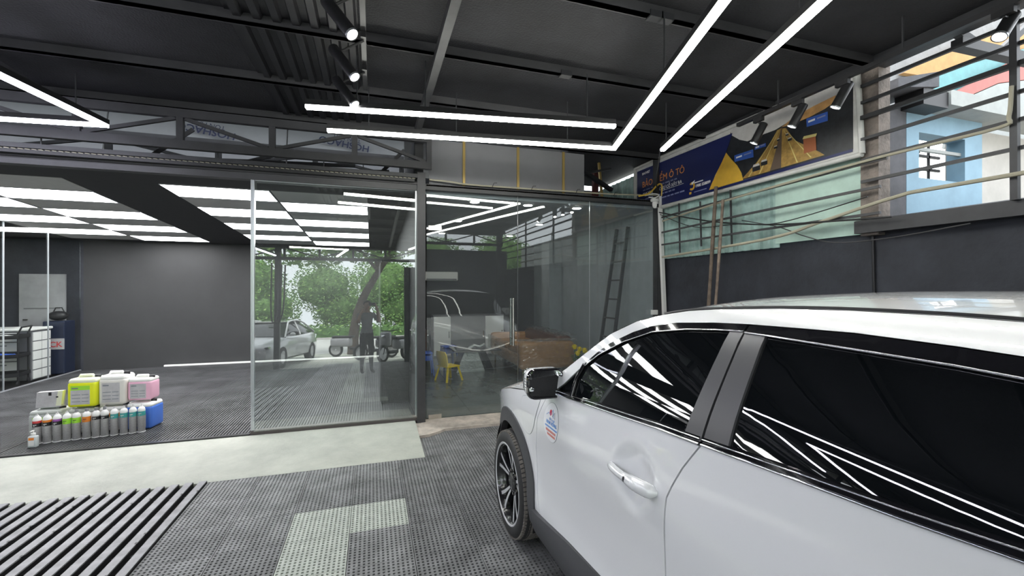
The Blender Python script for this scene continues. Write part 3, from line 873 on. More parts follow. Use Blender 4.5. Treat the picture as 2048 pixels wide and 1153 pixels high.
# cream cables along the lounge header and the yellow loop
barthing('bundle of cream cable lying along the lounge header', [(0.66, 5.36, 2.975), (0.9, 5.34, 2.965), (1.2, 5.355, 2.95), (2.2, 5.35, 2.955), (3.2, 5.35, 2.965), (3.93, 5.34, 2.995)], 0.010, 'cream_cable', 'cable', 'cable', 'cables on the lounge header', True)
barthing('yellow cable looping up at the lounge corner post', [(3.60, 5.33, 2.96), (3.75, 5.31, 3.0), (3.86, 5.30, 3.10), (3.93, 5.30, 3.15), (3.975, 5.31, 3.12), (3.985, 5.33, 2.99)], 0.012, 'yellow_cable', 'cable', 'cable', 'cables on the lounge header', True)
barthing('white cable coil at the lounge corner post', [(3.70, 5.33, 2.97), (3.82, 5.30, 3.0), (3.92, 5.30, 2.99), (3.88, 5.34, 2.955), (3.78, 5.35, 2.96)], 0.008, 'white_plastic', 'cable', 'cable', 'cables on the lounge header', True)
barthing('black cable hanging from the strip light to the corner post', [(2.86, 3.85, 3.10), (3.4, 4.6, 3.22), (3.80, 5.2, 3.15), (3.96, 5.36, 2.95)], 0.008, 'black_plastic', 'cable', 'cable', 'cables on the lounge header', True)
for i, xx in enumerate((1.45, 1.98, 2.62, 3.20, 3.62)):
    tag(MB().tube([(xx, 5.34, 2.935), (xx + 0.02, 5.325, 2.985), (xx + 0.06, 5.33, 2.99)], 0.004, 6).build('cable_tie', 'matte_black'), ['black tie on the header cable above the door', 'black tie on the header cable below second batten', 'black tie on the header cable below third batten', 'black tie on the header cable under the open gap', 'black tie on the header cable nearest the yellow loop'][i], 'cable tie', 'ties on the header cable')
# junk seen in the gap right of the fascia
tag(MB().box(3.42, 3.50, 6.3, 6.38, 2.88, 3.6).build('post', 'red_post'), 'dark red post in the gap above the lounge', 'post')
tag(MB().bar((3.35, 5.9, 2.90), (3.28, 5.9, 3.58), 0.035, 0.03).build('strut', 'gold_trim'), 'gold painted strut standing in the gap above the lounge', 'strut')
tag(MB().box(2.80, 4.0, 7.2, 7.24, 2.88, 3.40).build('metal_sheet', 'sheet_rust'), 'dull grey sheet far inside the gap above the lounge', 'metal sheet')
tag(MB().bar((2.78, 5.7, 3.42), (3.5, 5.9, 3.16), 0.06, 0.05).build('brace', 'steel_black'), 'black brace slanting across the gap above the lounge', 'brace')
tag(MB().bar((2.80, 5.75, 3.30), (3.40, 5.75, 3.44), 0.03, 0.03).build('brace', 'steel_black'), 'thin black brace near the roof in the gap above lounge', 'brace')

# ================================================================== ROAD BANNER
ban = thing('banner', 'long printed banner with motorway picture and blue insurance advert', 'banner', (3.99, 4.3, 2.85))
def bp(poly, m, lay, name='print', lb=None):
    x = -0.0012 * lay
    pts = [(y - 4.3, z - 2.85) for y, z in poly]
    ar = sum(pts[i][0] * pts[(i + 1) % len(pts)][1] - pts[(i + 1) % len(pts)][0] * pts[i][1] for i in range(len(pts)))
    if ar < 0: pts = pts[::-1]
    o = MB().prism(pts, 'x', x, x + 0.001).build(name, m, ban)
    if lb: part(o, lb)
    return o
bp([(5.99, 3.555), (2.67, 3.515), (2.63, 2.79), (5.99, 2.80)], 'b_frame', 0, 'backing')
for (a, b) in (((5.99, 3.555), (2.67, 3.515)), ((2.66, 3.53), (2.62, 2.80)), ((2.62, 2.795), (5.99, 2.835)), ((5.99, 2.80), (5.99, 3.56))):
    MB().tube([(-0.01, a[0] - 4.3, a[1] - 2.85), (-0.01, b[0] - 4.3, b[1] - 2.85)], 0.024, 8).build('frame_tube', 'b_frame', ban, 60)
bp([(4.05, 3.50), (2.70, 3.49), (2.70, 2.86), (3.6, 2.87), (4.3, 2.88)], 'b_dark', 2, lb='dark night forest print')
bp([(4.07, 3.51), (2.70, 3.495), (2.70, 3.43), (2.85, 3.38), (3.05, 3.37), (3.27, 3.335), (3.47, 3.297), (3.70, 3.30), (3.82, 3.292), (3.93, 3.345), (4.04, 3.43)], 'b_sky', 3, lb='pale cloudy sky print')
bp([(3.40, 3.300), (3.25, 3.352), (3.05, 3.38), (2.85, 3.395), (2.78, 3.36), (2.95, 3.31), (3.10, 3.29), (3.30, 3.285)], 'b_glow', 4, lb='orange evening glow print')
bp([(3.90, 2.885), (3.70, 3.02), (3.52, 3.19), (3.445, 3.285), (3.395, 3.29), (3.47, 3.05), (3.52, 2.885)], 'b_road', 4, lb='golden motorway lane print')
bp([(3.395, 3.285), (3.345, 3.275), (3.25, 3.12), (3.12, 3.02), (3.0, 2.93), (2.95, 2.885), (3.40, 2.885)], 'b_road', 4, lb='golden motorway lane print')
bp([(3.400, 3.28), (3.388, 3.28), (3.40, 2.885), (3.53, 2.885), (3.47, 3.05)], 'b_road_dark', 5)
for a, b in (((3.43, 3.28), (3.80, 2.89)), ((3.42, 3.28), (3.66, 2.89)), ((3.37, 3.27), (3.22, 2.89)), ((3.36, 3.27), (3.08, 2.90))):
    q = 0.006
    bp([(a[0] + .001, a[1]), (a[0] - .001, a[1]), (b[0] - q, b[1]), (b[0] + q, b[1])], 'b_truck_top', 5)
bp([(3.156, 3.10), (3.032, 3.085), (3.025, 2.955), (3.15, 2.955)], 'b_truck', 6, lb='orange lorry print')
bp([(3.165, 3.10), (3.15, 3.125), (3.02, 3.11), (3.03, 3.085)], 'b_truck_top', 6)
for (yy, zz, s) in ((3.70, 2.93, .05), (3.60, 2.965, .04), (3.46, 3.10, .02), (3.43, 3.17, .016), (3.30, 3.13, .022), (3.33, 3.19, .016)):
    bp([(yy + s, zz), (yy - s, zz), (yy - s, zz + s * 1.1), (yy + s, zz + s * 1.2)], 'b_dark', 6, lb='car print')
    bp([(yy + s * .9, zz + s * 1.0), (yy - s * .9, zz + s), (yy - s * .7, zz + s * 1.5), (yy + s * .7, zz + s * 1.5)], 'b_sky', 7)
for poly in ([(4.0, 3.185), (3.74, 3.178), (3.736, 3.091), (4.0, 3.11)], [(3.126, 3.285), (2.918, 3.275), (2.918, 3.19), (3.122, 3.205)], [(3.72, 3.20), (3.58, 3.195), (3.58, 3.16), (3.72, 3.165)]):
    bp(poly, 'b_sign', 6, lb='blue road sign print')
    cy = (poly[0][0]); w_ = poly[0][0] - poly[1][0]
    mz = (poly[0][1] + poly[3][1]) / 2
    bp([(cy - .1 * w_, mz + .012), (cy - .42 * w_, mz + .012), (cy - .42 * w_, mz - .006), (cy - .1 * w_, mz - .006)], 'b_white_ink', 7)
    bp([(cy - .52 * w_, mz + .010), (cy - .9 * w_, mz + .010), (cy - .9 * w_, mz - .004), (cy - .52 * w_, mz - .004)], 'b_dim_ink', 7)
bp([(5.94, 3.49), (4.03, 3.455), (4.124, 3.26), (4.20, 3.15), (4.30, 3.03), (4.37, 2.90), (4.375, 2.86), (5.94, 2.86)], 'b_navy', 5, lb='navy blue advert print')
bp([(4.124, 3.255), (4.05, 3.16), (3.96, 3.06), (3.90, 2.96), (3.875, 2.87), (4.40, 2.865), (4.36, 2.93), (4.27, 3.06), (4.19, 3.16)], 'b_gold', 6, lb='golden yellow wave print')
bp([(4.40, 2.872), (2.70, 2.865), (2.70, 2.84), (5.94, 2.84), (5.94, 2.872)], 'b_navy', 6)
MT = lambda y, z, lay: Matrix.Translation((-0.0012 * lay - 0.001, y - 4.3, z - 2.85)) @ Matrix.Rotation(R(-90), 4, 'Z') @ Matrix.Rotation(R(90), 4, 'X')
lettering('BẢO HIỂM Ô TÔ', 0.128, 'b_orange_ink', MT(5.80, 3.205, 7), ban)
lettering('BAOVIET', 0.05, 'b_white_ink', MT(5.80, 3.40, 7), ban, bold=True)
lettering('KHI XE BẠN CÓ SỰ CỐ XẢY RA', 0.062, 'b_white_ink', MT(5.78, 3.075, 7), ban, bold=True)
bp([(5.35, 3.064), (4.86, 3.064), (4.86, 3.058), (5.35, 3.058)], 'b_white_ink', 7)
for zz, a, b in ((3.155, 5.78, 5.05), (3.015, 5.72, 5.05), (2.955, 5.72, 4.92)):
    y = a
    while y > b:
        l = random.uniform(0.04, 0.10)
        bp([(y, zz + .013), (y - l, zz + .013), (y - l, zz - .006), (y, zz - .006)], 'b_dim_ink', 7); y -= l + 0.02
lettering('1900 558899', 0.050, 'b_white_ink', MT(4.635, 2.955, 7), ban, bold=True)
bp([(4.66, 3.025), (4.50, 3.025), (4.50, 3.012), (4.66, 3.012)], 'b_white_ink', 7)
c0 = (4.70, 2.985)
bp([(c0[0] + .055 * math.cos(a), c0[1] + .055 * math.sin(a)) for a in [R(40 + 280 * k / 14) for k in range(15)]] + [(c0[0] + .028 * math.cos(a), c0[1] + .028 * math.sin(a)) for a in [R(320 - 280 * k / 14) for k in range(15)]], 'b_gold', 7, lb='round gold emblem print')
bp([(4.71, 3.03), (4.645, 3.055), (4.65, 3.035), (4.70, 3.00)], 'b_white_ink', 8)
bp([(4.66, 2.895), (4.44, 2.895), (4.44, 2.905), (4.66, 2.905)], 'b_dim_ink', 7)
bp([(4.75, 2.885), (4.71, 2.885), (4.71, 2.915), (4.75, 2.915)], 'b_gold', 7)

# ================================================================== NEIGHBOURING YARD BEYOND THE BARS
tag(MB().box(5.3, 5.36, -4.5, 1.3, -0.1, 3.15).build('fence_sheet', 'n_gutter'), 'tall grey sheet fence of the yard outside the frame', 'fence')
tag(MB().box(4.505, 4.845, 2.8, 3.2, -0.1, 3.36).build('pier', 'n_grey'), 'grey rendered pier just beyond the old column', 'pier')
tag(MB().box(4.40, 4.50, 2.85, 3.1, -0.1, 3.32).box(4.405, 4.50, 2.80, 2.85, 2.3, 3.3).build('shutter_edge', 'column_old'), 'narrow brown boarded edge beside the grey pier', 'board')
tag(MB().add([(4.40, 2.6, 3.42), (4.95, 2.6, 3.50), (4.95, 3.2, 3.50), (4.40, 3.2, 3.42), (4.40, 2.6, 3.50), (4.95, 2.6, 3.64), (4.95, 3.2, 3.64), (4.40, 3.2, 3.50)], [(0, 3, 2, 1), (4, 5, 6, 7), (0, 1, 5, 4), (1, 2, 6, 5), (2, 3, 7, 6), (3, 0, 4, 7)]).build('awning', 'n_grey'), 'grey slanted awning block on top of the pier', 'awning')
nb = thing('neighbour_wall', 'pale blue wall with a square opening beyond the bars', 'wall', (5.45, 2.8, 0), kind='thing')
MB().box(-0.60, -0.42, 0, 0.15, 2.3, 3.36).build('jamb', 'n_blue', nb)
MB().box(0.28, 0.56, 0, 0.15, 2.3, 3.36).build('jamb', 'n_blue', nb)
MB().box(-0.42, 0.28, 0, 0.15, 2.0, 2.72).build('apron', 'n_blue', nb)
MB().box(-0.42, 0.28, 0, 0.15, 3.16, 3.36).build('lintel', 'n_blue', nb)
MB().box(-0.60, -0.42, 0, 0.15, 2.0, 2.3).build('apron', 'n_blue', nb)
MB().box(-0.42, 0.28, 0.03, 0.06, 3.00, 3.03).build('rail', 'n_gutter', nb)
gg = thing('iron_gate', 'dark iron railing seen through the pale blue opening', 'railing', (5.4, 3.3, 2.4))
for k in range(7): MB().box(-0.5 + k * 0.2, -0.48 + k * 0.2, 0, 0.02, -2.5, 0.95).build('upright', 'steel_black', gg)
for zz in (0.25, 0.6, 0.75): MB().box(-0.55, 0.9, 0, 0.02, zz, zz + 0.03).build('rail', 'steel_black', gg)
MB().bar((-0.45, 0, 0.2), (0.5, 0, 0.8), 0.05, 0.03).build('brace', 'steel_black', gg)
gu = thing('gutter_beam', 'white concrete gutter beam running out beyond the bars', 'beam', (5.1, 2.75, 3.33))
MB().box(0.02, 3.0, -0.15, 0.12, 0.03, 0.17).build('trough', 'n_gutter', gu)
MB().box(-0.33, 0.02, -0.13, 0.10, 0.0, 0.15).build('end_box', 'matte_black', gu)
tag(MB().box(6.00, 8.5, 2.95, 3.10, 1.5, 3.36).build('neighbour_house', 'n_white'), 'sunlit white wall next to the pale blue opening', 'wall')
tag(MB().box(4.6, 7.6, 4.6, 4.8, -0.1, 3.9).build('neighbour_house', 'n_gutter'), 'pale far wall behind the railing of the neighbouring yard', 'wall')
tag(MB().add([(4.35, 1.0, 2.20), (8.0, 1.0, 2.30), (8.0, 2.75, 2.72), (4.95, 2.75, 2.36), (4.35, 1.0, 2.16), (8.0, 1.0, 2.26), (8.0, 2.75, 2.66), (4.95, 2.75, 2.31)], [(0, 1, 2, 3), (7, 6, 5, 4), (0, 4, 5, 1), (1, 5, 6, 2), (2, 6, 7, 3), (3, 7, 4, 0)]).build('shed_roof', 'n_roof'), 'pale sunlit low roof just above the dark ledge', 'roof')
def plate(name, label, pts, th, m, cat):
    n = len(pts)
    vs = [tuple(p) for p in pts] + [(p[0], p[1], p[2] + th) for p in pts]
    fs = [tuple(range(n)), tuple(range(2 * n - 1, n - 1, -1))] + [((i + 1) % n, i, n + i, n + (i + 1) % n) for i in range(n)]
    return tag(MB().add(vs, fs).build(name, m), label, cat)
def gable(name, label, poly, y0, y1, m, cat): return tag(MB().prism(poly[::-1], 'y', y0, y1).build(name, m), label, cat)
gable('roof_sheet', 'salmon red sloping sheet beyond the bars', [(6.33, 3.86), (7.65, 4.5), (8.6, 4.86), (8.6, 4.46), (7.37, 4.19), (6.57, 3.86)], 3.28, 3.34, 'n_red', 'roof sheet')
gable('cladding_sheet', 'grey green flat sheet between red sheet and white gutter', [(6.57, 3.85), (7.37, 4.18), (8.6, 4.45), (8.6, 3.3), (6.4, 3.3)], 3.28, 3.34, 'n_gutter', 'sheet')
gable('roof_sheet', 'teal sheet between orange soffit and red sheet', [(6.20, 4.07), (6.41, 4.20), (7.39, 4.55), (8.9, 5.05), (8.9, 4.5), (6.5, 3.8)], 3.40, 3.46, 'n_teal', 'roof sheet')
gable('gable_wall', 'rough white plaster gable beside the old column top', [(5.0, 4.3), (6.5, 5.05), (9.3, 6.1), (9.3, 5.0), (7.05, 4.5), (6.3, 4.0), (6.3, 3.3), (5.0, 3.3)], 3.56, 3.62, 'n_plaster', 'gable')
gable('soffit', 'orange plywood soffit beyond the roof edge', [(5.98, 4.20), (7.05, 4.72), (9.0, 5.42), (9.0, 5.08), (7.69, 4.68), (6.45, 4.22)], 3.48, 3.54, 'n_orange', 'soffit')
tag(MB().box(4.35, 4.75, 3.25, 3.35, 2.2, 4.2).build('neighbour_house', 'n_white'), 'white plaster wall strip seen beside the old column top', 'wall')
dg_ = MB().bar((3.98, 1.99, 3.40), (5.2, 1.93, 3.38), 0.07, 0.07)
tag(dg_.build('tie_beam', 'steel_black'), 'black tie beam leaving the roof edge toward the yard', 'beam')
tag(MB().bar((4.02, 2.05, 3.56), (4.30, 1.99, 3.40), 0.05, 0.05).build('brace', 'steel_black'), 'short black brace under the roof edge at the yard', 'brace')
tag(MB().bar((4.42, 1.97, 3.40), (4.75, 1.94, 3.66), 0.04, 0.04).build('brace', 'steel_black'), 'black brace rising beside the bright spotlight', 'brace')
# ================================================================== THE WHITE CAR
CARX = 1.765
WY, WZ, WR = 2.79, 0.343, 0.343           # front wheel centre
RY = 0.18                                  # rear wheel centre
AY, AZ = 2.785, 0.35
ZP = [(.15, .80), (.22, .845), (.32, .872), (.42, .884), (.55, .874), (.72, .876), (.90, .890), (.95, .891), (1.02, .884), (1.10, .870), (1.16, .856), (1.25, .828), (1.35, .791), (1.45, .750), (1.52, .714), (1.565, .664), (1.60, .575), (1.63, .45)]
def sm_(a, b, x):
    t = min(1, max(0, (x - a) / (b - a)))
    return t * t * (3 - 2 * t)
def belt(y): return 1.255 - .135 * sm_(-.2, 2.3, y)
def prof_(z):
    P = ZP
    if z <= P[0][0]: return P[0][1]
    if z >= P[-1][0]: return P[-1][1]
    for i in range(len(P) - 1):
        if P[i][0] <= z <= P[i + 1][0]:
            x0, y0 = P[i]; x1, y1 = P[i + 1]; h = x1 - x0; t = (z - x0) / h
            m0 = (y1 - P[i - 1][1]) / (x1 - P[i - 1][0]) if i > 0 else (y1 - y0) / h
            m1 = (P[i + 2][1] - y0) / (P[i + 2][0] - x0) if i + 2 < len(P) else (y1 - y0) / h
            return (2 * t ** 3 - 3 * t * t + 1) * y0 + (t ** 3 - 2 * t * t + t) * h * m0 + (-2 * t ** 3 + 3 * t * t) * y1 + (t ** 3 - t * t) * h * m1
def W(y, z):
    """half width of the body side at height z, station y"""
    zz = z - (belt(y) - 1.16) * sm_(.75, 1.1, z) * (1 - sm_(1.22, 1.5, z))
    w = prof_(zz)
    if y > 2.55: w -= .19 * ((y - 2.55) / 1.1) ** 2.4
    if y < .3: w -= .13 * ((.3 - y) / .85) ** 2.2
    for c in (AY, RY):
        r = math.hypot(y - c, z - .34)
        w += .012 * math.exp(-((r - .42) / .10) ** 2)
    return w
def dent(y, z):
    d = 0
    for (hy, hz) in ((1.335, .985), (.42, 1.03)):
        q = ((y - hy) / .085) ** 2 + ((z - hz) / .070) ** 2
        if q < 2.2: d += .032 * max(0, 1 - q / 2.2) ** 0.8
    return d

car = thing('car', 'white crossover car with black wheel arches and tinted windows', 'car', (CARX, 1.5, 0))
def inpoly(x, y, P):
    c = False; n = len(P)
    for i in range(n):
        x1, y1 = P[i]; x2, y2 = P[i - 1]
        if (y1 > y) != (y2 > y) and x < (x2 - x1) * (y - y1) / (y2 - y1) + x1: c = not c
    return c
def densify(P, step, closed=True):
    out = []
    n = len(P)
    for i in range(n if closed else n - 1):
        a = P[i]; b = P[(i + 1) % n]
        k = max(1, int(math.ceil(math.hypot(b[0] - a[0], b[1] - a[1]) / step)))
        for q in range(k):
            out.append((a[0] + (b[0] - a[0]) * q / k, a[1] + (b[1] - a[1]) * q / k))
    if not closed: out.append(P[-1])
    return out
def smooth2(P, n=5):
    return [(v.x, v.y) for v in catmull([(p[0], p[1], 0) for p in P], n)]
def panel(name, poly, m, parent, s=-1, off=0.0, th=0.014, step=0.045, dn=None, sm=50, offf=None):
    """body panel: outline in (y, z), laid on the body side with an inward edge; s=-1 is the side facing the viewer"""
    P = densify(poly, step)
    pts = [Vector(p) for p in P]
    n = len(pts)
    ys = [p[0] for p in P]; zs = [p[1] for p in P]
    y = min(ys) + step * .5
    while y < max(ys):
        z = min(zs) + step * .5
        while z < max(zs):
            if inpoly(y, z, P) and min((y - q[0]) ** 2 + (z - q[1]) ** 2 for q in P) > (step * .45) ** 2:
                pts.append(Vector((y, z)))
            z += step
        y += step
    ed = [(i, (i + 1) % n) for i in range(n)]
    r = delaunay_2d_cdt(pts, ed, [], 1, 1e-5)
    V, E_, Fc = r[0], r[1], r[2]
    f = lambda y, z: W(y, z) + off + (offf(y, z) if offf else 0) - (dn(y, z) if dn else 0)
    vs = [(s * f(v.x, v.y), v.x - 1.5, v.y) for v in V]
    fs = []
    for t in Fc:
        a, b, c = [V[i] for i in t[:3]]
        ccw = (b.x - a.x) * (c.y - a.y) - (b.y - a.y) * (c.x - a.x) > 0
        want = (s > 0)
        fs.append(tuple(t) if ccw == want else tuple(t)[::-1])
    mb = MB().add(vs, fs)
    # inward edge
    loop = [(s * f(p[0], p[1]), p[0] - 1.5, p[1]) for p in P]
    loop2 = [(s * (f(p[0], p[1]) - th), p[0] - 1.5, p[1]) for p in P]
    ar = sum(P[i][0] * P[(i + 1) % n][1] - P[(i + 1) % n][0] * P[i][1] for i in range(n))
    ef = [(i, (i + 1) % n, n + (i + 1) % n, n + i) for i in range(n)]
    if (ar > 0) == (s > 0): ef = [q[::-1] for q in ef]
    mb.add(loop + loop2, ef)
    return mb.build(name, m, parent, sm)
def sidetube(name, line, r, m, parent, s=-1, off=0.0, n=8):
    pts = [(s * (W(a, b) + off), a - 1.5, b) for a, b in densify(line, 0.05, False)]
    return MB().tube(pts, r, n).build(name, m, parent, 60)
def arc(cy, cz_, r, a0, a1, n):
    return [(cy + r * math.cos(R(a0 + (a1 - a0) * i / n)), cz_ + r * math.sin(R(a0 + (a1 - a0) * i / n))) for i in range(n + 1)]

SIL = [(2.33, 1.072), (2.183, 1.148), (2.033, 1.238), (1.879, 1.338), (1.706, 1.448), (1.554, 1.513), (1.425, 1.547), (1.314, 1.567), (1.21, 1.577), (.99, 1.589), (.8, 1.5925), (.6, 1.591), (.45, 1.586), (.2, 1.576), (0, 1.563), (-.25, 1.541), (-.48, 1.505)]
TRIM = [(1.852, 1.295), (1.77, 1.357), (1.682, 1.411), (1.554, 1.467), (1.454, 1.499), (1.321, 1.523), (1.148, 1.536), (1.019, 1.541), (.857, 1.543), (.724, 1.544), (.532, 1.537), (.40, 1.529), (.2, 1.512), (0, 1.49), (-.2, 1.455), (-.33, 1.40)]
DFRONT = [(2.135, 1.106), (2.196, 1.033), (2.262, .926), (2.318, .741), (2.290, .514), (2.235, .40)]
DREAR = [(1.040, 1.188), (1.094, 1.105), (1.13, 1.035), (1.148, .994), (1.156, .921), (1.162, .853), (1.168, .736), (1.170, .60), (1.168, .495)]
BELT = [(2.135, 1.103), (1.916, 1.119), (1.70, 1.139), (1.447, 1.162), (1.25, 1.181), (1.042, 1.196)]
BELTR = [(1.032, 1.197), (.725, 1.221), (.531, 1.235), (.382, 1.249), (.2, 1.266), (.0, 1.283), (-.2, 1.302)]
HOODL = [(2.135, 1.106), (2.30, 1.072), (2.484, 1.034), (2.801, .978), (3.05, .915), (3.28, .825), (3.42, .74)]
g = 0.0035
for s in (-1, 1):
    side = 'driver side ' if s == -1 else ''
    # dark shell behind the panels
    shell = [(3.42, .26)] + [(3.42, .70)] + HOODL[::-1][1:] + [p for p in SIL[1:]] + [(-.52, 1.3), (-.56, .9), (-.56, .26)]
    shell += arc(RY, AZ, .42, 190, -10, 20) + arc(AY, AZ, .42, 190, -10, 20)
    panel('body_shell', shell, 'car_shell', car, s, off=-0.052, th=0.01, step=0.07)
    # front fender
    fen = [(p[0] + g, p[1]) for p in DFRONT] + [(2.30, .40)]
    fen += [p for p in arc(AY, AZ, .47, 172, -14, 26)]
    fen += [(3.30, .25), (3.42, .27), (3.42, .70)] + [(p[0], p[1] - g) for p in HOODL[::-1][1:-1]]
    fo = panel('front_fender', fen, 'car_white', car, s, step=0.04)
    # charging flap outline on the viewer's side
    if s == -1:
        flap = smooth2([(2.245, 1.03), (2.285, .93), (2.33, .855), (2.385, .80), (2.44, .783), (2.505, .795), (2.527, .845), (2.55, .925), (2.53, .985), (2.47, 1.005), (2.36, 1.028), (2.245, 1.03)], 4)[:-1]
        panel('flap_gap', flap, 'decal_grey', fo, s, off=0.0006, th=0.002)
        ctr = (2.40, .92)
        fl2 = [(ctr[0] + (p[0] - ctr[0]) * .975, ctr[1] + (p[1] - ctr[1]) * .975) for p in flap]
        part(panel('charging_flap', fl2, 'car_white', fo, s, off=0.0018, th=0.004), 'white charging flap behind the front wheel arch')
    # doors
    fd = [(p[0] - g, p[1]) for p in DFRONT] + [(2.05, .428), (1.876, .452), (1.56, .480), (1.30, .492)] + [(p[0] + g, p[1]) for p in DREAR[::-1]] + [(p[0], p[1] - .006) for p in BELT[::-1][1:-1]]
    fdo = panel('front_door', fd, 'car_white', car, s, step=0.03, dn=dent)
    rd = [(p[0] - g, p[1]) for p in DREAR[::-1]] + [(p[0], p[1] - .006) for p in BELTR[:-2]] + [(.12, 1.262), (.10, 1.20), (.13, 1.08), (.24, .95), (.40, .84), (.53, .72), (.62, .60), (.665, .49)]
    rdo = panel('rear_door', rd, 'car_white', car, s, step=0.03, dn=dent)
    # rear quarter
    rq = [(.665 - 2 * g, .44)] + [(.62 - g, .60), (.53 - g, .72), (.40 - g, .84), (.24 - g, .95), (.13 - g, 1.08), (.10 - g, 1.20), (.12 - g, 1.262), (.0, 1.277), (-.2, 1.296), (-.33, 1.40), (-.48, 1.50), (-.53, 1.3), (-.57, .9), (-.57, .27), (-.40, .25)] + arc(RY, AZ, .47, 194, 10, 26)
    panel('rear_quarter', rq, 'car_white', car, s, step=0.045)
    # cant rail and front pillar
    cr = [(p[0], p[1]) for p in SIL[:-1]] + [(-.40, 1.44)] + [(p[0], p[1] + .002) for p in TRIM[::-1]] + [(1.925, 1.237), (2.01, 1.168), (2.10, 1.112), (2.135, 1.108)]
    panel('side_rail', cr, 'car_white', car, s, step=0.03, off=0.002)
    # gloss black trim above the glass
    tb = [(1.845, 1.287), (1.752, 1.351), (1.59, 1.428), (1.428, 1.484), (1.256, 1.509), (1.12, 1.520), (1.018, 1.524)]
    tbr = [(1.010, 1.521), (.94, 1.520), (.706, 1.513), (.521, 1.507), (.40, 1.499), (.2, 1.477), (0, 1.45), (-.2, 1.405), (-.27, 1.37)]
    ft = [p for p in TRIM[:8]] + tb[::-1]
    panel('window_trim', ft, 'car_gloss_black', fdo, s, off=0.006, th=0.02, step=0.025)
    rt = [(1.010, 1.541)] + [p for p in TRIM[8:]] + tbr[::-1]
    panel('window_trim', rt, 'car_gloss_black', rdo, s, off=0.006, th=0.02, step=0.025)
    sidetube('chrome_strip', [(p[0], p[1] - .002) for p in tb], .0026, 'chrome', fdo, s, .006)
    sidetube('chrome_strip', [(p[0], p[1] - .002) for p in tbr], .0026, 'chrome', rdo, s, .006)
    # glass
    fg = [(1.895, 1.139), (1.90, 1.20), (1.855, 1.281)] + [(p[0], p[1] - .006) for p in tb[1:-1]] + [(1.068, 1.516), (1.110, 1.195), (1.447, 1.172), (1.70, 1.152)]
    part(panel('side_window', fg, 'car_glass', fdo, s, off=-0.004, step=0.05), 'dark tinted front side window')
    qg = [(2.10, 1.113), (2.02, 1.165), (1.935, 1.228), (1.912, 1.236), (1.895, 1.137), (1.95, 1.125)]
    panel('quarter_window', qg, 'car_glass', fdo, s, off=-0.004, step=0.05)
    sidetube('window_divider', [(1.858, 1.288), (1.893, 1.215), (1.895, 1.132)], .011, 'car_gloss_black', fdo, s, .002)
    rg = [(.938, 1.514)] + [(p[0], p[1] - .006) for p in tbr[2:]] + [(-.18, 1.318), (.0, 1.302), (.2, 1.286), (.382, 1.268), (.531, 1.254), (.727, 1.236), (.94, 1.214)]
    part(panel('side_window', rg, 'car_glass', rdo, s, off=-0.004, step=0.05), 'dark tinted rear side window')
    # door pillar covers
    panel('pillar_cover', [(1.067, 1.519), (1.0175, 1.523), (1.0385, 1.203), (1.110, 1.196)], 'car_pillar', fdo, s, off=0.004, step=0.04)
    panel('pillar_cover', [(1.0105, 1.520), (.941, 1.520), (.938, 1.215), (1.029, 1.203)], 'car_pillar', rdo, s, off=0.004, step=0.04)
    # belt mouldings: rubber lip with two bright lines
    def shift(L, d): return [(a, b + d) for a, b in L]
    for nm, L, par in (('belt', BELT, fdo), ('belt', BELTR, rdo)):
        panel('belt_moulding', L + shift(L, .020)[::-1], 'car_gloss_black', par, s, off=0.004, step=0.03)
        sidetube('chrome_strip', shift(L, -.001), .0038, 'chrome', par, s, .005)
        sidetube('chrome_strip', shift(L, .014), .0020, 'chrome', par, s, .006)
    # cladding
    sc_ = [(2.30, .405), (2.235, .402), (2.05, .426), (1.876, .450), (1.56, .478), (1.30, .490), (1.0, .492), (.665, .485), (.66, .30), (.68, .22), (1.2, .20), (1.8, .20), (2.26, .20), (2.31, .26)]
    panel('sill_cladding', sc_, 'car_clad', car, s, off=0.006, th=0.03, step=0.035, offf=lambda y, z: .022 * sm_(.20, .33, z) * (1 - sm_(.36, .49, z)))
    for cyw, a0, a1 in ((AY, -22, 188), (RY, -8, 202)):
        n = 34
        ring = arc(cyw, AZ, .492, a0, a1, n) + arc(cyw, AZ, .398, a1, a0, n)
        panel('arch_cladding', ring, 'car_clad', car, s, off=0.010, th=0.05, step=0.03)
        # wheel-arch liner
        ln = MB(); k = 20; vs = []
        for i in range(k + 1):
            a = R(-20 + 220 * i / k)
            for ww in (.90 if cyw == RY else .87, .52):
                vs.append((s * ww, cyw + .415 * math.cos(a) - 1.5, AZ + .415 * math.sin(a)))
        for i in range(k): ln.add([vs[2 * i], vs[2 * i + 1], vs[2 * i + 3], vs[2 * i + 2]], [(0, 1, 2, 3)])
        ln.add([(s * .52, cyw - .43 - 1.5, .2), (s * .52, cyw + .43 - 1.5, .2), (s * .52, cyw + .43 - 1.5, .8), (s * .52, cyw - .43 - 1.5, .8)], [(0, 1, 2, 3)])
        ln.build('arch_liner', 'car_shell', car)
    # handles
    for (hy, hz, par) in ((1.335, .985, fdo), (.42, 1.030, rdo)):
        w0 = W(hy, hz)
        pts = []; rs = []
        for i in range(17):
            t = i / 16
            yy = hy + .143 - .285 * t
            zz = hz - .010 + .012 * t
            bow = .030 * max(0.0, math.sin(PI * t)) ** .45 + .003
            pts.append((s * (W(yy, zz) + bow - .006), yy - 1.5, zz))
            rs.append((.0155 + .0095 * sm_(.42, .72, t) - .006 * sm_(.9, 1, t)) * (1 if 0 < i < 16 else .45))
        mb = MB().tube(pts, rs, 12)
        ho = mb.build('door_handle', 'car_white', par, 60)
